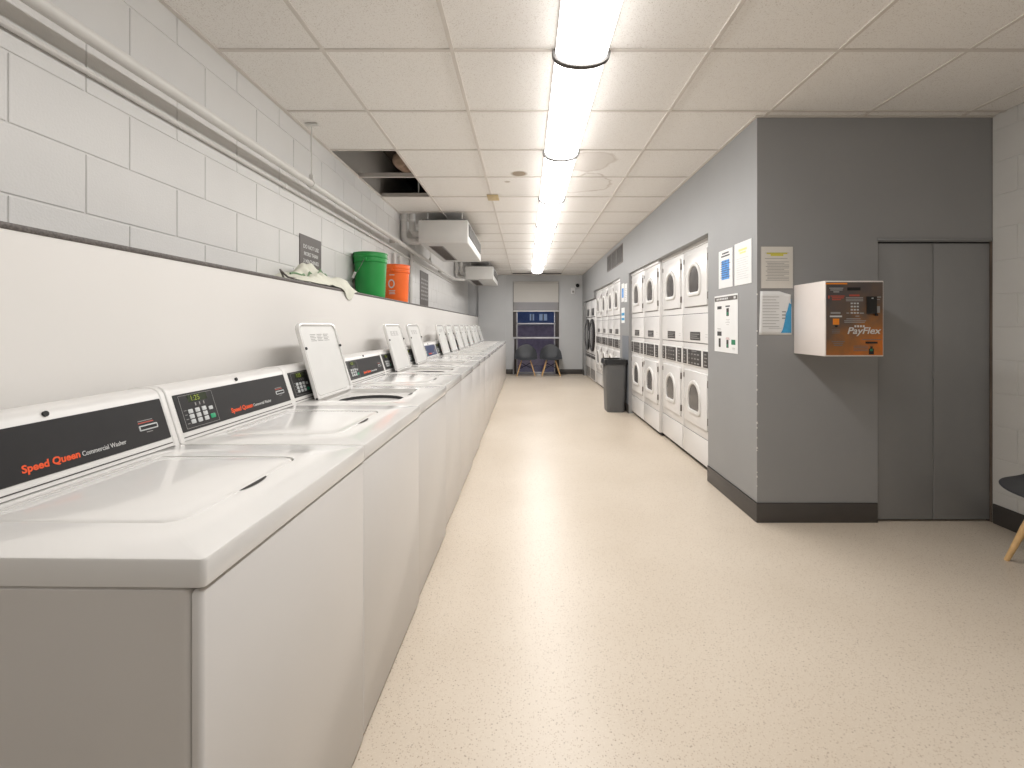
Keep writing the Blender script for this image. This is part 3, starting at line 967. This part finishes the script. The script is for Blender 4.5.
# ---------------------------------------------------------------- pipes on the block wall
t = thing('wall_pipe', (-1.38, 0, CZ + .914), 'thick white pipe running along the block wall below the ceiling', 'pipe')
bm = nb(); tube(bm, [(0, YB + .02, 0)] + bend((0, 8.4, 0), (0, 8.95, .0), (.14, 9.16, .015), .12)[0:], .0235, 16); finish(bm, 'pipe_run', M['pipe_white'], t)
for y in (2.93, 6.55):
    bm = nb(); tube(bm, [(0, y, .03), (0, y, .37)], .0045, 8); h = finish(bm, 'hanger_rod', M['pipe_white'], t)
    bm = nb(); tube(bm, [(0, y - .018, 0), (0, y + .018, 0)], .028, 16); finish(bm, 'clamp', M['pipe_white'], h)
    bm = nb(); box(bm, -.04, .04, y - .015, y + .015, .378, .3845); finish(bm, 'ceiling_plate', M['pipe_white'], h)
    bm = nb(); box(bm, -.014, .014, y - .01, y + .01, .024, .06, b=.003); finish(bm, 'clevis', M['pipe_white'], h)
for y in (4.9, 7.6):
    bm = nb(); box(bm, -.088, -.025, y - .012, y + .012, -.02, .02, b=.003); finish(bm, 'wall_bracket', M['pipe_white'], t)
t = thing('conduit', (-1.457, 0, CZ + .845), 'thin white conduit below the thick pipe on the block wall', 'conduit')
bm = nb(); tube(bm, [(0, YB + .02, 0), (0, 9.1, 0)], .0105, 10); finish(bm, 'conduit_run', M['pipe_white'], t)
for y in (1.2, 2.75, 4.2, 5.9, 7.5):
    bm = nb(); box(bm, -.0125, .0115, y - .012, y + .012, -.014, .014, b=.002); finish(bm, 'strap', M['pipe_white'], t)
t = thing('drop_pipe', (-1.445, 5.72, LEDGE), 'white vertical pipe from the thick pipe down to the ledge', 'pipe')
bm = nb(); tube(bm, [(0, 0, .001), (0, 0, .66)], .022, 14); finish(bm, 'pipe_run', M['pipe_white'], t)
bm = nb(); lathe(bm, [(.022, .0), (.034, .001), (.034, .01), (.022, .014)], 16); finish(bm, 'collar', M['pipe_white'], t)
t = thing('valve_fitting', (-1.44, 4.98, CZ + .71), 'small white valve fitting on the wall above the buckets', 'valve')
bm = nb(); tube(bm, bend((0, 0, .09), (0, 0, -.10), (0, .16, -.10), .05), .02, 12); finish(bm, 'valve_pipe', M['pipe_white'], t)
bm = nb(); tube(bm, bend((0, .16, -.10), (0, .22, -.10), (0, .22, .09), .05), .02, 12); finish(bm, 'valve_elbow', M['pipe_white'], t)
bm = nb(); tube(bm, [(0, .07, -.10), (0.03, .07, -.10), (.034, .07, -.10)], [.03, .03, .012], 12); finish(bm, 'valve_wheel', M['grille'], t)

# ---------------------------------------------------------------- things on the ledge and on the block wall
def make_bucket(name, m, y, label):
    t = thing(name, (-1.332, y, LEDGE + .0005), label, 'bucket')
    H = .375
    bm = nb()
    prof = [(.0, .004), (.108, .004), (.112, 0), (.118, .003), (.120, .012)]
    prof += [(.120 + .015 * (z / H), z) for z in (.03, .12, .2, .27, .292)]
    prof += [(.139, .293), (.140, .300), (.1365, .303), (.1368, .330), (.141, .331), (.142, .338), (.1375, .341), (.1375, H - .008), (.142, H - .007), (.1425, H - .001), (.139, H), (.133, H - .002), (.131, H - .02), (.118, .02), (.0, .016)]
    lathe(bm, prof, 40)
    finish(bm, 'pail', m, t, ang=30)
    for s in (-1, 1):
        bm = nb(); tube(bm, [(0, s * .132, .312), (0, s * .146, .312), (0, s * .149, .312)], [.016, .016, .008], 12); finish(bm, 'handle_ear', m, t)
    bm = nb()
    pts = [(.001 + .148 * math.sin(PI * i / 16) * .98, -.1475 * math.cos(PI * i / 16), .312 - .20 * math.sin(PI * i / 16) ** .8) for i in range(17)]
    tube(bm, pts, .0022, 6); finish(bm, 'wire_handle', M['wire'], t)
    return t
g = make_bucket('bucket', M['green'], 3.90, 'green plastic bucket on the ledge beside the crumpled bag')
for c in list(g.children):
    if c.name.startswith('wire_handle'):
        c.rotation_euler = (0, 0, PI)
bm = nb(); tube(bm, [(-.075, -.152, .20), (-.10, -.136, .155)], .010, 10); finish(bm, 'handle_grip', M['plastic_white'], g)
o2 = _o2 = make_bucket('bucket', M['orange'], 4.66, 'orange plastic bucket on the ledge, right of the green one')
for c in list(o2.children):
    if c.name.startswith('wire_handle'): c.rotation_euler = (0, 0, PI / 2 + .9)
# white print on the orange bucket, wrapped to its wall
def wrap_text(s, size, zc, ang0, parent, width):
    Ff = Fr((0, 0, 0), (1, 0, 0), (0, 1, 0))
    o = text('lettering', s, Ff, 0, 0, size, M['white_print'], parent, bold=.001, d=0, width=width, align='CENTER')
    for v in o.data.vertices:
        zz = zc + v.co.y
        R = .1205 + .015 * zz / .375 + .0006 + v.co.z
        a = ang0 + v.co.x / .128
        v.co = (R * math.cos(a), R * math.sin(a), zz)
    return o
wrap_text('O', .125, .135, math.radians(-94), o2, .065)
bm = nb()
for zz, hw in ((.262, .20), (.105, .25), (.09, .22), (.075, .25)):
    n = 8
    rows = []
    for z in (zz, zz + .007):
        R = .1208 + .015 * z / .375
        rows.append([(R * math.cos(math.radians(-92) + hw * (2 * i / n - 1)), R * math.sin(math.radians(-92) + hw * (2 * i / n - 1)), z) for i in range(n + 1)])
    loft(bm, rows, False, False, closed=False)
finish(bm, 'printed_lines', M['white_print'], o2)

# crumpled cloth bag draped on the ledge
t = thing('cloth_bag', (-1.34, 2.86, LEDGE), 'crumpled pale cloth bag slumped over the ledge below the dark sign', 'bag')
bm = nb()
NU, NV = 30, 16
from mathutils import noise
rows = []
for i in range(NU + 1):
    a = i / NU
    y = -.44 + .84 * a
    row = []
    for j in range(NV + 1):
        b = j / NV
        x = -.115 + (.25 + .03 * math.sin(a * 9)) * b
        hump = max(0, math.sin(PI * a)) ** .5 * (.075 + .085 * math.exp(-((a - .62) / .32) ** 2)) * math.sin(PI * min(1, .08 + b * .92)) ** .6
        z = .003 + hump * (.75 + .5 * noise.noise(Vector((a * 7, b * 4, 1.3)))) + .040 * noise.noise(Vector((a * 17, b * 9, 4.2))) * math.sin(PI * a)
        z = max(z, .003 + .002 * b)
        if x > .118:                              # hangs over the front of the ledge
            over = x - .118
            hang = max(0, math.exp(-((a - .80) / .11) ** 2)) * 1.4
            z = max(.003, z * .5) - over * hang * 1.3
            x = .132 + .01 * noise.noise(Vector((a * 12, b * 5, 2)))
        row.append((x, y, z))
    rows.append(row)
loft(bm, rows, False, False, closed=False)
o = finish(bm, 'bag_cloth', M['cloth'], t, ang=0)
for p in o.data.polygons: p.use_smooth = True
sd = o.modifiers.new('thickness', 'SOLIDIFY'); sd.thickness = .004; sd.offset = 1
ss = o.modifiers.new('smooth', 'SUBSURF'); ss.levels = 1; ss.render_levels = 1
bm = nb(); tube(bm, [Vector(rows[i][9 + (i // 6) % 3]) + Vector((.004, 0, .009)) for i in range(3, NU - 3)], .006, 8); finish(bm, 'trim_cord', M['cloth_green'], t)
bm = nb(); tube(bm, [(.04, -.42, .02), (.06, -.49, .05), (.09, -.53, .035), (.10, -.49, .012), (.10, -.40, .012)], .005, 8); finish(bm, 'strap_loop', M['sign'], t)

def plate(name, F, w, h, m, label, cat, th=.003, group=None):
    bm = nb(); pbox(bm, F, 0, w, 0, h, .0006, th)
    o = finish(bm, name, m, ang=20)
    return tag(o, label, cat, group)
Fs = Fr((XL + .0005, 2.95, 1.612), (0, 1, 0), (0, 0, 1))
sg = plate('wall_sign', Fs, .305, .215, M['sign'], 'dark grey sign with white capitals on the block wall', 'sign', .005)
for i, s in enumerate(('DO NOT USE', 'MORE THAN', '3 MACHINES')):
    text('lettering', s, Fs, .1525, .130 - .048 * i, .036, M['white_print'], sg, bold=.0005, d=.005, width=(.22, .20, .22)[i], align='CENTER')
Fs = Fr((XL + .0005, 6.30, 1.52), (0, 1, 0), (0, 0, 1))
sg = plate('notice_board', Fs, .52, .48, M['sign'], 'dark grey notice with pale lines on the wall past the drop pipe', 'sign', .006)
bm = nb()
for i in range(6):
    for q in range(4):
        u0 = .05 + q * .11 + (.02 if i % 2 else 0)
        pbox(bm, Fs, u0, u0 + .085, .08 + i * .055, .105 + i * .055, .006, .0068)
finish(bm, 'printed_lines', M['grey_print'], sg)

# louvred vent high on the grey wall
t = thing('wall_vent', (XR - .0005, 7.41, CZ + .95), 'brown-grey louvred vent high on the grey wall above the far dryers', 'vent')
F = Fr((0, .64, 0), (0, -1, 0), (0, 0, 1))
bm = nb(); pbox(bm, F, 0, 1.28, 0, .285, 0, .008, b=.002); finish(bm, 'vent_frame', M['vent'], t)
for k in range(3):
    bm = nb()
    for i in range(12): pbox(bm, F, .03 + k * .415, .42 + k * .415, .02 + i * .0205, .031 + i * .0205, .008, .014)
    finish(bm, 'louvre_bank', M['grille_dark'], t)
bm = nb()
for k in (0.428, .843): pbox(bm, F, k, k + .014, .008, .277, .008, .016)
finish(bm, 'mullion', M['grille'], t)

# ---------------------------------------------------------------- papers on the walls
def ratio(px): return XR * FPX / (px - 526)      # depth of a column on the grey wall
def zat(py, Y): return CZ + (326 - py) * Y / FPX
def lines(F, segs, d=.0031):
    bm = nb()
    for u0, u1, v0, v1 in segs: pbox(bm, F, u0, u1, v0, v1, .002, d)
    return bm
# blue notice
ya, yb = ratio(719.2), ratio(733.0)
F = Fr((XR - .0005, ya, zat(289, ya)), (0, -1, 0), (0, 0, 1)); W = ya - yb; H = .275
p = plate('blue_notice', F, W, H, M['paper'], 'white notice with a blue printed middle, nearest the dryers', 'notice')
finish(lines(F, [(.05, W - .05, .06, H - .075)], .0034), 'blue_panel', M['blue_print'], p)
bm = lines(F, [(.06, W - .06, H - .03, H - .02), (.045, W - .045, H - .05, H - .04)] + [(.035, W - .035 - .02 * (i % 3), .075 + i * .016, .079 + i * .016) for i in range(8)], .0040)
finish(bm, 'printed_lines', M['dark_print'], p)
# pale notice
ya, yb = ratio(735.0), ratio(752.0)
F = Fr((XR - .0005, ya, zat(286, ya)), (0, -1, 0), (0, 0, 1)); W = ya - yb; H = .285
p = plate('pale_notice', F, W, H, M['paper'], 'white notice with a faint yellow heading by the wall corner', 'notice')
finish(lines(F, [(.06, W - .06, H - .06, H - .045), (.075, W - .075, H - .078, H - .066)]), 'heading', M['pale_yellow'], p)
finish(lines(F, [(.03, W - .04 - .03 * (i % 3 == 2), .04 + i * .015, .0425 + i * .015) for i in range(10)]), 'printed_lines', M['key'], p)
# payment instruction poster
ya, yb = ratio(715.0), ratio(738.2)
F = Fr((XR - .0005, ya, zat(351, ya)), (0, -1, 0), (0, 0, 1)); W = ya - yb; H = .415
p = plate('payment_poster', F, W, H, M['paper'], 'tall white poster with a dark header and small device pictures', 'poster')
finish(lines(F, [(.004, W - .004, H - .042, H - .012)]), 'header', M['sign'], p)
finish(lines(F, [(.04 + .028 * i, .06 + .028 * i, H - .033, H - .020) for i in range(7)] + [(W - .06, W - .03, H - .034, H - .019)], .0036), 'header_lettering', M['white_print'], p)
for q in ((.05, .125, .315, .337), (.19, .26, .327, .337), (.05, .125, .118, .150)): finish(lines(F, [q]), 'device_picture', M['dark_print'], p)
for q in ((.205, .245, .262, .318), (.075, .11, .035, .10), (.205, .24, .035, .092)): finish(lines(F, [q]), 'card_picture', M['seam'], p)
finish(lines(F, [(.285, .345, .06, .095), (.212, .238, .268, .290), (.212, .234, .04, .062)], .0036), 'green_button_picture', M['green_print'], p)
finish(lines(F, [(.2, .25, .104, .107), (.195, .26, .096, .099)], .0036), 'red_caption', M['red_print'], p)
finish(lines(F, [(.06, .12, .16, .163), (.05, .11, .17, .173), (.2, .26, .235, .237), (.21, .25, .225, .227), (.19, .26, .215, .217), (.205, .245, .20, .202), (.295, .34, .035, .038), (.30, .34, .025, .027)]), 'caption_lines', M['grey_print'], p)
# laminated notice and curled sheet on the closet wall
def xat(px): return (px - 526) * YF / FPX
F = Fr((xat(759.8), YF - .0005, zat(289.3, YF)), (1, 0, 0), (0, 0, 1)); W, H = .21, .272
p = plate('laminated_notice', F, W, H, M['grille'], 'laminated notice with a yellow highlighted heading, left of the payment box', 'notice')
bm = nb(); pbox(bm, F, .007, W - .006, .007, H - .007, .003, .0036); finish(bm, 'sheet', M['paper_grey'], p)
finish(lines(F, [(.04, W - .04, H - .053, H - .043), (.065, W - .065, H - .064, H - .054)], .0040), 'heading', M['yellow_print'], p)
finish(lines(F, [(.03, W - .03, H - .047, H - .045), (.03, .17, H - .082, H - .079)] + [(.045 if i % 3 else .035, W - .03 - .03 * (i % 4 == 3), .055 + i * .0095, .058 + i * .0095) for i in range(13)], .0043), 'printed_lines', M['grey_print'], p)
t = thing('curled_flyer', (xat(758.8), YF - .0005, zat(334.8, YF)), 'white flyer with a blue curved edge and a curled corner', 'notice')
F = Fr((0, 0, 0), (1, 0, 0), (0, 0, 1)); W, H = .204, .272
bm = nb()
n = 10
grid = []
for i in range(n + 1):
    row = []
    for j in range(n + 1):
        u, v = W * (i / n) + .008 * (1 - i / n) * (j / n), H * j / n
        c = max(0, (u / W + v / H) - 1.62)
        dd = .0012 + .16 * c * c + .0015 * (j / n) * math.sin(i * .7) ** 2
        row.append(F(u - .05 * c, v - .06 * c, dd))
    grid.append(row)
loft(bm, grid, False, False, closed=False)
o = finish(bm, 'sheet', M['paper'], t)
sm = o.modifiers.new('thickness', 'SOLIDIFY'); sm.thickness = .0005; sm.offset = -1
bm = nb()
prev = None
L1, L2 = [], []
for i in range(13):
    v = .012 + (H - .062) * i / 12
    e = .135 + .045 * (i / 12) ** .6 if i < 8 else .176 + .004 * (i - 8)
    L1.append(F(e, v, .0042)); L2.append(F(W - .004, v, .0042))
loft(bm, [L1, L2], False, False, closed=False)
finish(bm, 'blue_edge', M['teal_print'], t)
bm = nb()
for i in range(11): pbox(bm, F, .022, .125 - .02 * (i % 4 == 1), .05 + i * .0185, .0525 + i * .0185, .0032, .0040)
pbox(bm, F, .06, .14, .040, .042, .0032, .0040)
for i in range(3): pbox(bm, F, .142, .166, .10 + i * .02, .107 + i * .02, .0043, .0048)
finish(bm, 'printed_lines', M['grey_print'], t)
# two papers and a blue label on the wall strip behind the bin
Fp = Fr((XR - .0005, 6.92, 0), (0, -1, 0), (0, 0, 1))
def strip(name, u0, u1, z0, z1, m, label, cat, body=M['grey_print']):
    F = Fr((XR - .0005, 6.92 - u0, z0), (0, -1, 0), (0, 0, 1))
    p = plate(name, F, u1 - u0, z1 - z0, M['paper'], label, cat)
    return p, F
p, F = strip('tall_flyer', .06, .24, CZ + .36, CZ + .63, None, 'left paper of a pair on the grey strip above the bin', 'notice')
finish(lines(F, [(.03, .15, .06, .20)]), 'printed_block', M['blue_print'], p)
p, F = strip('plain_flyer', .27, .44, CZ + .345, CZ + .61, None, 'right paper of a pair on the grey strip above the bin', 'notice')
finish(lines(F, [(.02, .14, .04 + .025 * i, .045 + .025 * i) for i in range(7)]), 'printed_lines', M['grey_print'], p)
p, F = strip('blue_label', .06, .28, CZ + .045, CZ + .27, None, 'small blue and white label under the pair of papers', 'label')
finish(lines(F, [(.01, .21, .04, .075), (.01, .21, .11, .15)]), 'blue_band', M['teal_print'], p)
bm = nb(); box(bm, XR - .004, XR - .0008, 6.388, 6.80, .123, CZ - .14)
struct('trim_5', bm, M['wall_dark_patch'], 'darker grey guard panel low on the wall strip behind the bin', 'wall panel')

# ---------------------------------------------------------------- payment box
px0, pz0, PW, PH, PD = 1.671, CZ - .170, .328, .423, .296
t = thing('payment_box', (px0, YF - .0005, pz0), 'white wall box with orange-brown printed payment face', 'payment terminal')
bm = nb(); box(bm, 0, PW, -PD, 0, 0, PH, b=.003); finish(bm, 'case', M['paywhite'], t)
F = Fr((0, -PD, 0), (1, 0, 0), (0, 0, 1))
bm = nb(); pbox(bm, F, .006, PW - .006, .007, PH - .008, 0, .002)
fc = finish(bm, 'face_panel', M['payface'], t, loc=None)
def fl(segs, name, m, d0=.002, d1=.0028):
    bm = nb()
    for a in segs: pbox(bm, F, a[0], a[1], a[2], a[3], d0, d1)
    return finish(bm, name, m, fc)
def U(px): return (px - 85) / (553 - 85) * PW      # crop pixels of the face
def V(py): return (692 - py) / (692 - 95) * PH
def ub(x0, y0, x1, y1): return (U(x0), U(x1), V(y1), V(y0))
fl([ub(88, 112, 260, 124)], 'orange_band', M['amber_print'])
text('brand_lettering', 'PayFlex', F, U(258), V(513), .052, M['white_print'], fc, shear=.25, bold=.0008, d=.002, width=U(528) - U(258))
fl([ub(318 + i * 22, 446, 332 + i * 22, 462) for i in range(4)], 'brand_mark', M['white_print'])
fl([ub(260, 148, 364, 172)], 'display', M['rubber'], .002, .004)
fl([ub(413, 220, 487, 356), ub(480, 356, 496, 372)], 'bill_acceptor', M['rubber'], .002, .012)
fl([ub(444, 230, 458, 238)], 'acceptor_light', M['key'], .012, .013)
fl([ub(494, 296, 516, 348)], 'coin_plate', M['grey_print'], .002, .006)
fl([ub(288 + i * 24, 268 + j * 25, 302 + i * 24, 280 + j * 25) for i in range(3) for j in range(4)], 'keypad', M['key'], .002, .005)
fl([ub(276, 204, 358, 218)], 'red_caption', M['red_print'])
fl([ub(108, 212, 120, 236), ub(128, 212, 240, 220), ub(138, 226, 232, 234), ub(140, 240, 210, 248)], 'red_text_lines', M['red_print'])
fl([ub(118, 150, 228, 158), ub(126, 164, 222, 172), ub(150, 178, 196, 188)] + [ub(250, 226 + i * 12, 386, 232 + i * 12) for i in range(3)] + [ub(254, 392, 366, 399), ub(236, 408, 410, 414), ub(238, 420, 400, 426), ub(254, 346, 276, 354), ub(360, 346, 392, 356), ub(326, 370, 356, 378), ub(128, 342, 206, 356), ub(490, 220, 530, 228), ub(494, 240, 520, 246)], 'caption_lines', M['grey_print'])
fl([ub(122, 370, 218, 382)], 'white_bar', M['white_print'])
fl([ub(146, 394, 196, 442)], 'orange_sticker', M['amber_print'])
fl([ub(162, 446, 180, 460)], 'key_lock', M['rubber'], .002, .006)
fl([ub(138, 480 + i * 12, 202, 486 + i * 12) for i in range(3)] + [ub(136, 572, 240, 578), ub(150, 586, 228, 592), ub(156, 600, 222, 608)] + [ub(310, 608 + i * 12, 424, 613 + i * 12) for i in range(4)] + [ub(376, 556, 530, 562)], 'lower_caption', M['vent'])
fl([ub(406, 576, 498, 590)], 'card_slot', M['rubber'], .002, .006)
fl([ub(432, 630, 472, 676), ub(444, 612, 462, 630)], 'card_picture', M['rubber'])
fl([ub(442, 632, 462, 650)], 'card_picture_inset', M['green_print'], .0028, .0034)
bm = nb(); tube(bm, [(PW - .001, -.14, .25), (PW + .008, -.14, .25)], .012, 12); finish(bm, 'side_lock', M['wire'], t)

# ---------------------------------------------------------------- bin with liner
t = thing('trash_bin', (1.280, 6.60, 0), 'tall grey tapered waste bin standing by the dryers', 'bin')
bm = nb()
def bl(hx, hy, z, r=.05): return [(p[0], p[1], z) for p in rr(-hx, hx, -hy, hy, r, 6)]
loft(bm, [bl(.118, .145, .004), bl(.122, .15, 0), bl(.126, .154, .012), bl(.150, .178, .70), bl(.160, .188, .705), bl(.162, .190, .735), bl(.158, .186, .74), bl(.147, .175, .735), bl(.145, .172, .70), bl(.120, .148, .02)], cap0=True, cap1=True)
finish(bm, 'bin_body', M['bin'], t)
bm = nb()
for s in (-1, 1): box(bm, s * .158 - .006, s * .158 + .006, -.05, .05, .64, .672, b=.003)
finish(bm, 'bin_handle', M['bin'], t)
t = thing('bin_bag', (1.280, 6.60, .742), 'black plastic bag lining the grey waste bin, folded over its rim', 'bag')
bm = nb()
def wob(lp, amt, seed):
    out = []
    for i, p in enumerate(lp):
        nn = noise.noise(Vector((p[0] * 22 + seed, p[1] * 22, seed)))
        out.append((p[0] * (1 + amt * nn), p[1] * (1 + amt * nn), p[2] + amt * .18 * noise.noise(Vector((p[0] * 30, p[1] * 30, seed + 5)))))
    return out
def bl2(hx, hy, z): return [(p[0], p[1], z) for p in rr(-hx, hx, -hy, hy, .05, 9)]
loft(bm, [wob(bl2(.172, .200, -.060), .05, 1), wob(bl2(.170, .198, -.03), .02, 2), wob(bl2(.166, .194, .006), .015, 3), wob(bl2(.150, .178, .012), .02, 4), wob(bl2(.135, .163, -.012), .05, 5), wob(bl2(.115, .14, -.07), .12, 6), wob(bl2(.08, .1, -.16), .15, 7)], cap0=False, cap1=True)
o = finish(bm, 'bag_film', M['bag_black'], t, ang=60)

# ---------------------------------------------------------------- chairs
def make_chair():
    t = thing('shell_chair', (0, 0, 0), '', 'chair', 'charcoal shell chairs with wooden legs')
    # local: faces -y
    bm = nb()
    NT, NR = 48, 14
    loops = []
    for k in range(NR + 1):
        q = .06 + .94 * k / NR
        lp = []
        for i in range(NT):
            a = 2 * PI * i / NT                    # a = -pi/2 front, +pi/2 back
            s, c = math.sin(a), math.cos(a)
            back = max(0, s)
            rim = .425 + .155 * (1 / (1 + math.exp(-(s - .30) * 7))) + .20 * max(0, s) ** 2.2
            if s < -.55: rim -= .02 * ((-s - .55) / .45)
            rx = .275 + .03 * back * 0 
            ry = .28 if s < 0 else .225
            f = q ** .8
            g = q ** 3.4
            lean = .03 * back * max(0, (rim - .42)) / .35 * g
            n4 = (abs(c) ** 2.6 + abs(s) ** 2.6) ** (-1 / 2.6)
            lp.append((rx * f * c * n4, ry * f * s * n4 + lean + .0, .415 + (rim - .415) * g - .012 * (1 - q)))
        loops.append(lp)
    loft(bm, loops, True, False)
    sh = finish(bm, 'shell', M['shell'], t, ang=0)
    for p in sh.data.polygons: p.use_smooth = True
    m1 = sh.modifiers.new('thickness', 'SOLIDIFY'); m1.thickness = .007; m1.offset = 1
    m2 = sh.modifiers.new('smooth', 'SUBSURF'); m2.levels = 1; m2.render_levels = 1
    tops = []
    for sx in (-1, 1):
        for sy in (-1, 1):
            a, b = Vector((sx * .225, sy * .155, .0)), Vector((sx * .11, sy * .10, .378))
            bm = nb(); tube(bm, [a, a.lerp(b, .5), b], [.011, .0155, .013], 12); finish(bm, 'leg', M['wood'], t)
    bm = nb()
    for sx in (-1, 1):
        for sy in (-1, 1):
            tube(bm, [(sx * .125, sy * .115, .36), (sx * .08, sy * .08, .402)], .007, 8)
    tube(bm, [(-.15, -.128, .175), (.135, .123, .325)], .0045, 8); tube(bm, [(.15, -.128, .175), (-.135, .123, .325)], .0045, 8)
    tube(bm, [(-.15, .128, .175), (.135, -.123, .325)], .0045, 8); tube(bm, [(.15, .128, .175), (-.135, -.123, .325)], .0045, 8)
    finish(bm, 'brace', M['black_metal'], t)
    return t
c0 = make_chair()
c0.location = (.0, 11.22, 0)
c0['label'] = 'left charcoal shell chair under the window'
c1 = copy_tree(c0); c1.location = (.615, 11.22, 0); c1['label'] = 'right charcoal shell chair under the window'
c2 = copy_tree(c0); c2.location = (2.668, 2.155, 0); c2.rotation_euler = (0, 0, -PI / 2)
c2['label'] = 'charcoal shell chair with wooden legs cut off by the right photo edge'

# ---------------------------------------------------------------- window wall
t = thing('window_1', (WX0, YE + .06, 0), 'tall window at the end of the room behind two chairs', 'window', kind='structure')
F = Fr((0, 0, 0), (1, 0, 0), (0, 0, 1))
WW = WX1 - WX0
bm = nb()
for a in ((0.001, .09, .001, WZ1 - .001), (WW - .09, WW - .001, .001, WZ1 - .001), (.09, WW - .09, WZ1 - .06, WZ1 - .001)):
    pbox(bm, F, *a, -.05, .05, b=.003)
finish(bm, 'outer_frame', M['bronze'], t)
bm = nb()
for a in ((.09, .115, .03, WZ1 - .06), (WW - .125, WW - .10, .03, WZ1 - .06), (.09, WW - .09, .001, .05), (.09, WW - .09, 1.272, 1.302)):
    pbox(bm, F, *a, -.02, .03, b=.002)
finish(bm, 'sash', M['alu'], t)
bm = nb(); pbox(bm, F, .002, WW - .002, .90, .945, .05, .085, b=.003); pbox(bm, F, .002, .032, .002, .90, .05, .08, b=.003)
finish(bm, 'guard_rail', M['alu'], t)
bm = nb(); pbox(bm, F, .10, WW - .10, .04, WZ1 - .05, 0, .006); finish(bm, 'pane', M['glass'], t)
t = thing('roller_shade', (WX0, YE - .046, 0), 'cream roller shade pulled down over the top of the window', 'window shade')
bm = nb(); pbox(bm, F, .012, WW - .012, WZ1 - .045, WZ1 - .006, -.045, -.002, b=.006); finish(bm, 'cassette', M['shade'], t)
bm = nb(); pbox(bm, F, .014, WW - .014, 1.83, WZ1 - .05, -.022, -.020); finish(bm, 'fabric', M['shade'], t)
bm = nb(); pbox(bm, F, .014, WW - .014, 1.615, 1.83, -.022, -.0205); finish(bm, 'sheer_band', M['sheer'], t)
bm = nb(); pbox(bm, F, .010, WW - .010, 1.59, 1.618, -.028, -.012, b=.003); finish(bm, 'bottom_bar', M['plastic_white'], t)

# security camera and small device by the corner
t = thing('security_camera', (1.31, YE - .0005, CZ + 1.03), 'black dome camera on the end wall near the ceiling corner', 'camera')
bm = nb(); tube(bm, [(0, 0, 0), (0, -.03, 0), (0, -.05, 0)], [.062, .062, .055], 20); finish(bm, 'camera_base', M['device'], t)
bm = nb()
loft(bm, [[(.05 * math.cos(e) * math.cos(2 * PI * i / 20), -.05 - .05 * math.sin(e), .05 * math.cos(e) * math.sin(2 * PI * i / 20)) for i in range(20)] for e in (0, .3, .6, .9, 1.2, 1.5)], True, True)
finish(bm, 'dome', M['rubber'], t)
t = thing('wall_alarm', (1.20, YE - .0005, CZ + .90), 'small white alarm on the end wall below the dome camera', 'alarm')
bm = nb(); F2 = Fr((0, 0, 0), (1, 0, 0), (0, 0, 1)); pbox(bm, F2, -.05, .05, -.08, .08, 0, .03, b=.006, r=.012); finish(bm, 'alarm_body', M['device'], t)
bm = nb(); pbox(bm, F2, -.025, .025, -.05, 0.0, .03, .034, b=.002); finish(bm, 'alarm_lens', M['grille'], t)

# ---------------------------------------------------------------- outside the window
bm = nb(); box(bm, -14, 16, YE + .25, 40, -.25, -.12)
struct('ground', bm, M['pave'], 'dusky paving outside the window', 'ground')
t = thing('garden_wall', (.3, 15.5, -.12), 'mauve brick wall outside seen through the window', 'wall')
bm = nb(); box(bm, -7, 7, 0, .22, 0, 1.36); finish(bm, 'wall_body', M['brick_out'], t)
bm = nb(); box(bm, -7, 7, -.04, .26, 1.36, 1.42, b=.01); finish(bm, 'coping', M['alu'], t)
t = thing('far_building', (0, 26, -.12), 'blue dusk-lit building across the street with lit windows', 'building')
bm = nb(); box(bm, -14, 14, 0, 6, 0, 9); finish(bm, 'facade', M['facade'], t)
Fb = Fr((0, 0, 0), (1, 0, 0), (0, 0, 1))
for i, (a, b) in enumerate(((.22, .46), (.76, 1.2), (2.6, 3.0), (-1.9, -1.4))):
    bm = nb(); pbox(bm, Fb, a, b, 1.66, 2.02, 0, .05); wq = finish(bm, 'window', M['litwin'], t)
    bm = nb(); pbox(bm, Fb, (a + b) / 2 - .03, (a + b) / 2 + .03, 1.66, 2.02, .05, .09); finish(bm, 'glazing_bar', M['bronze'], wq)
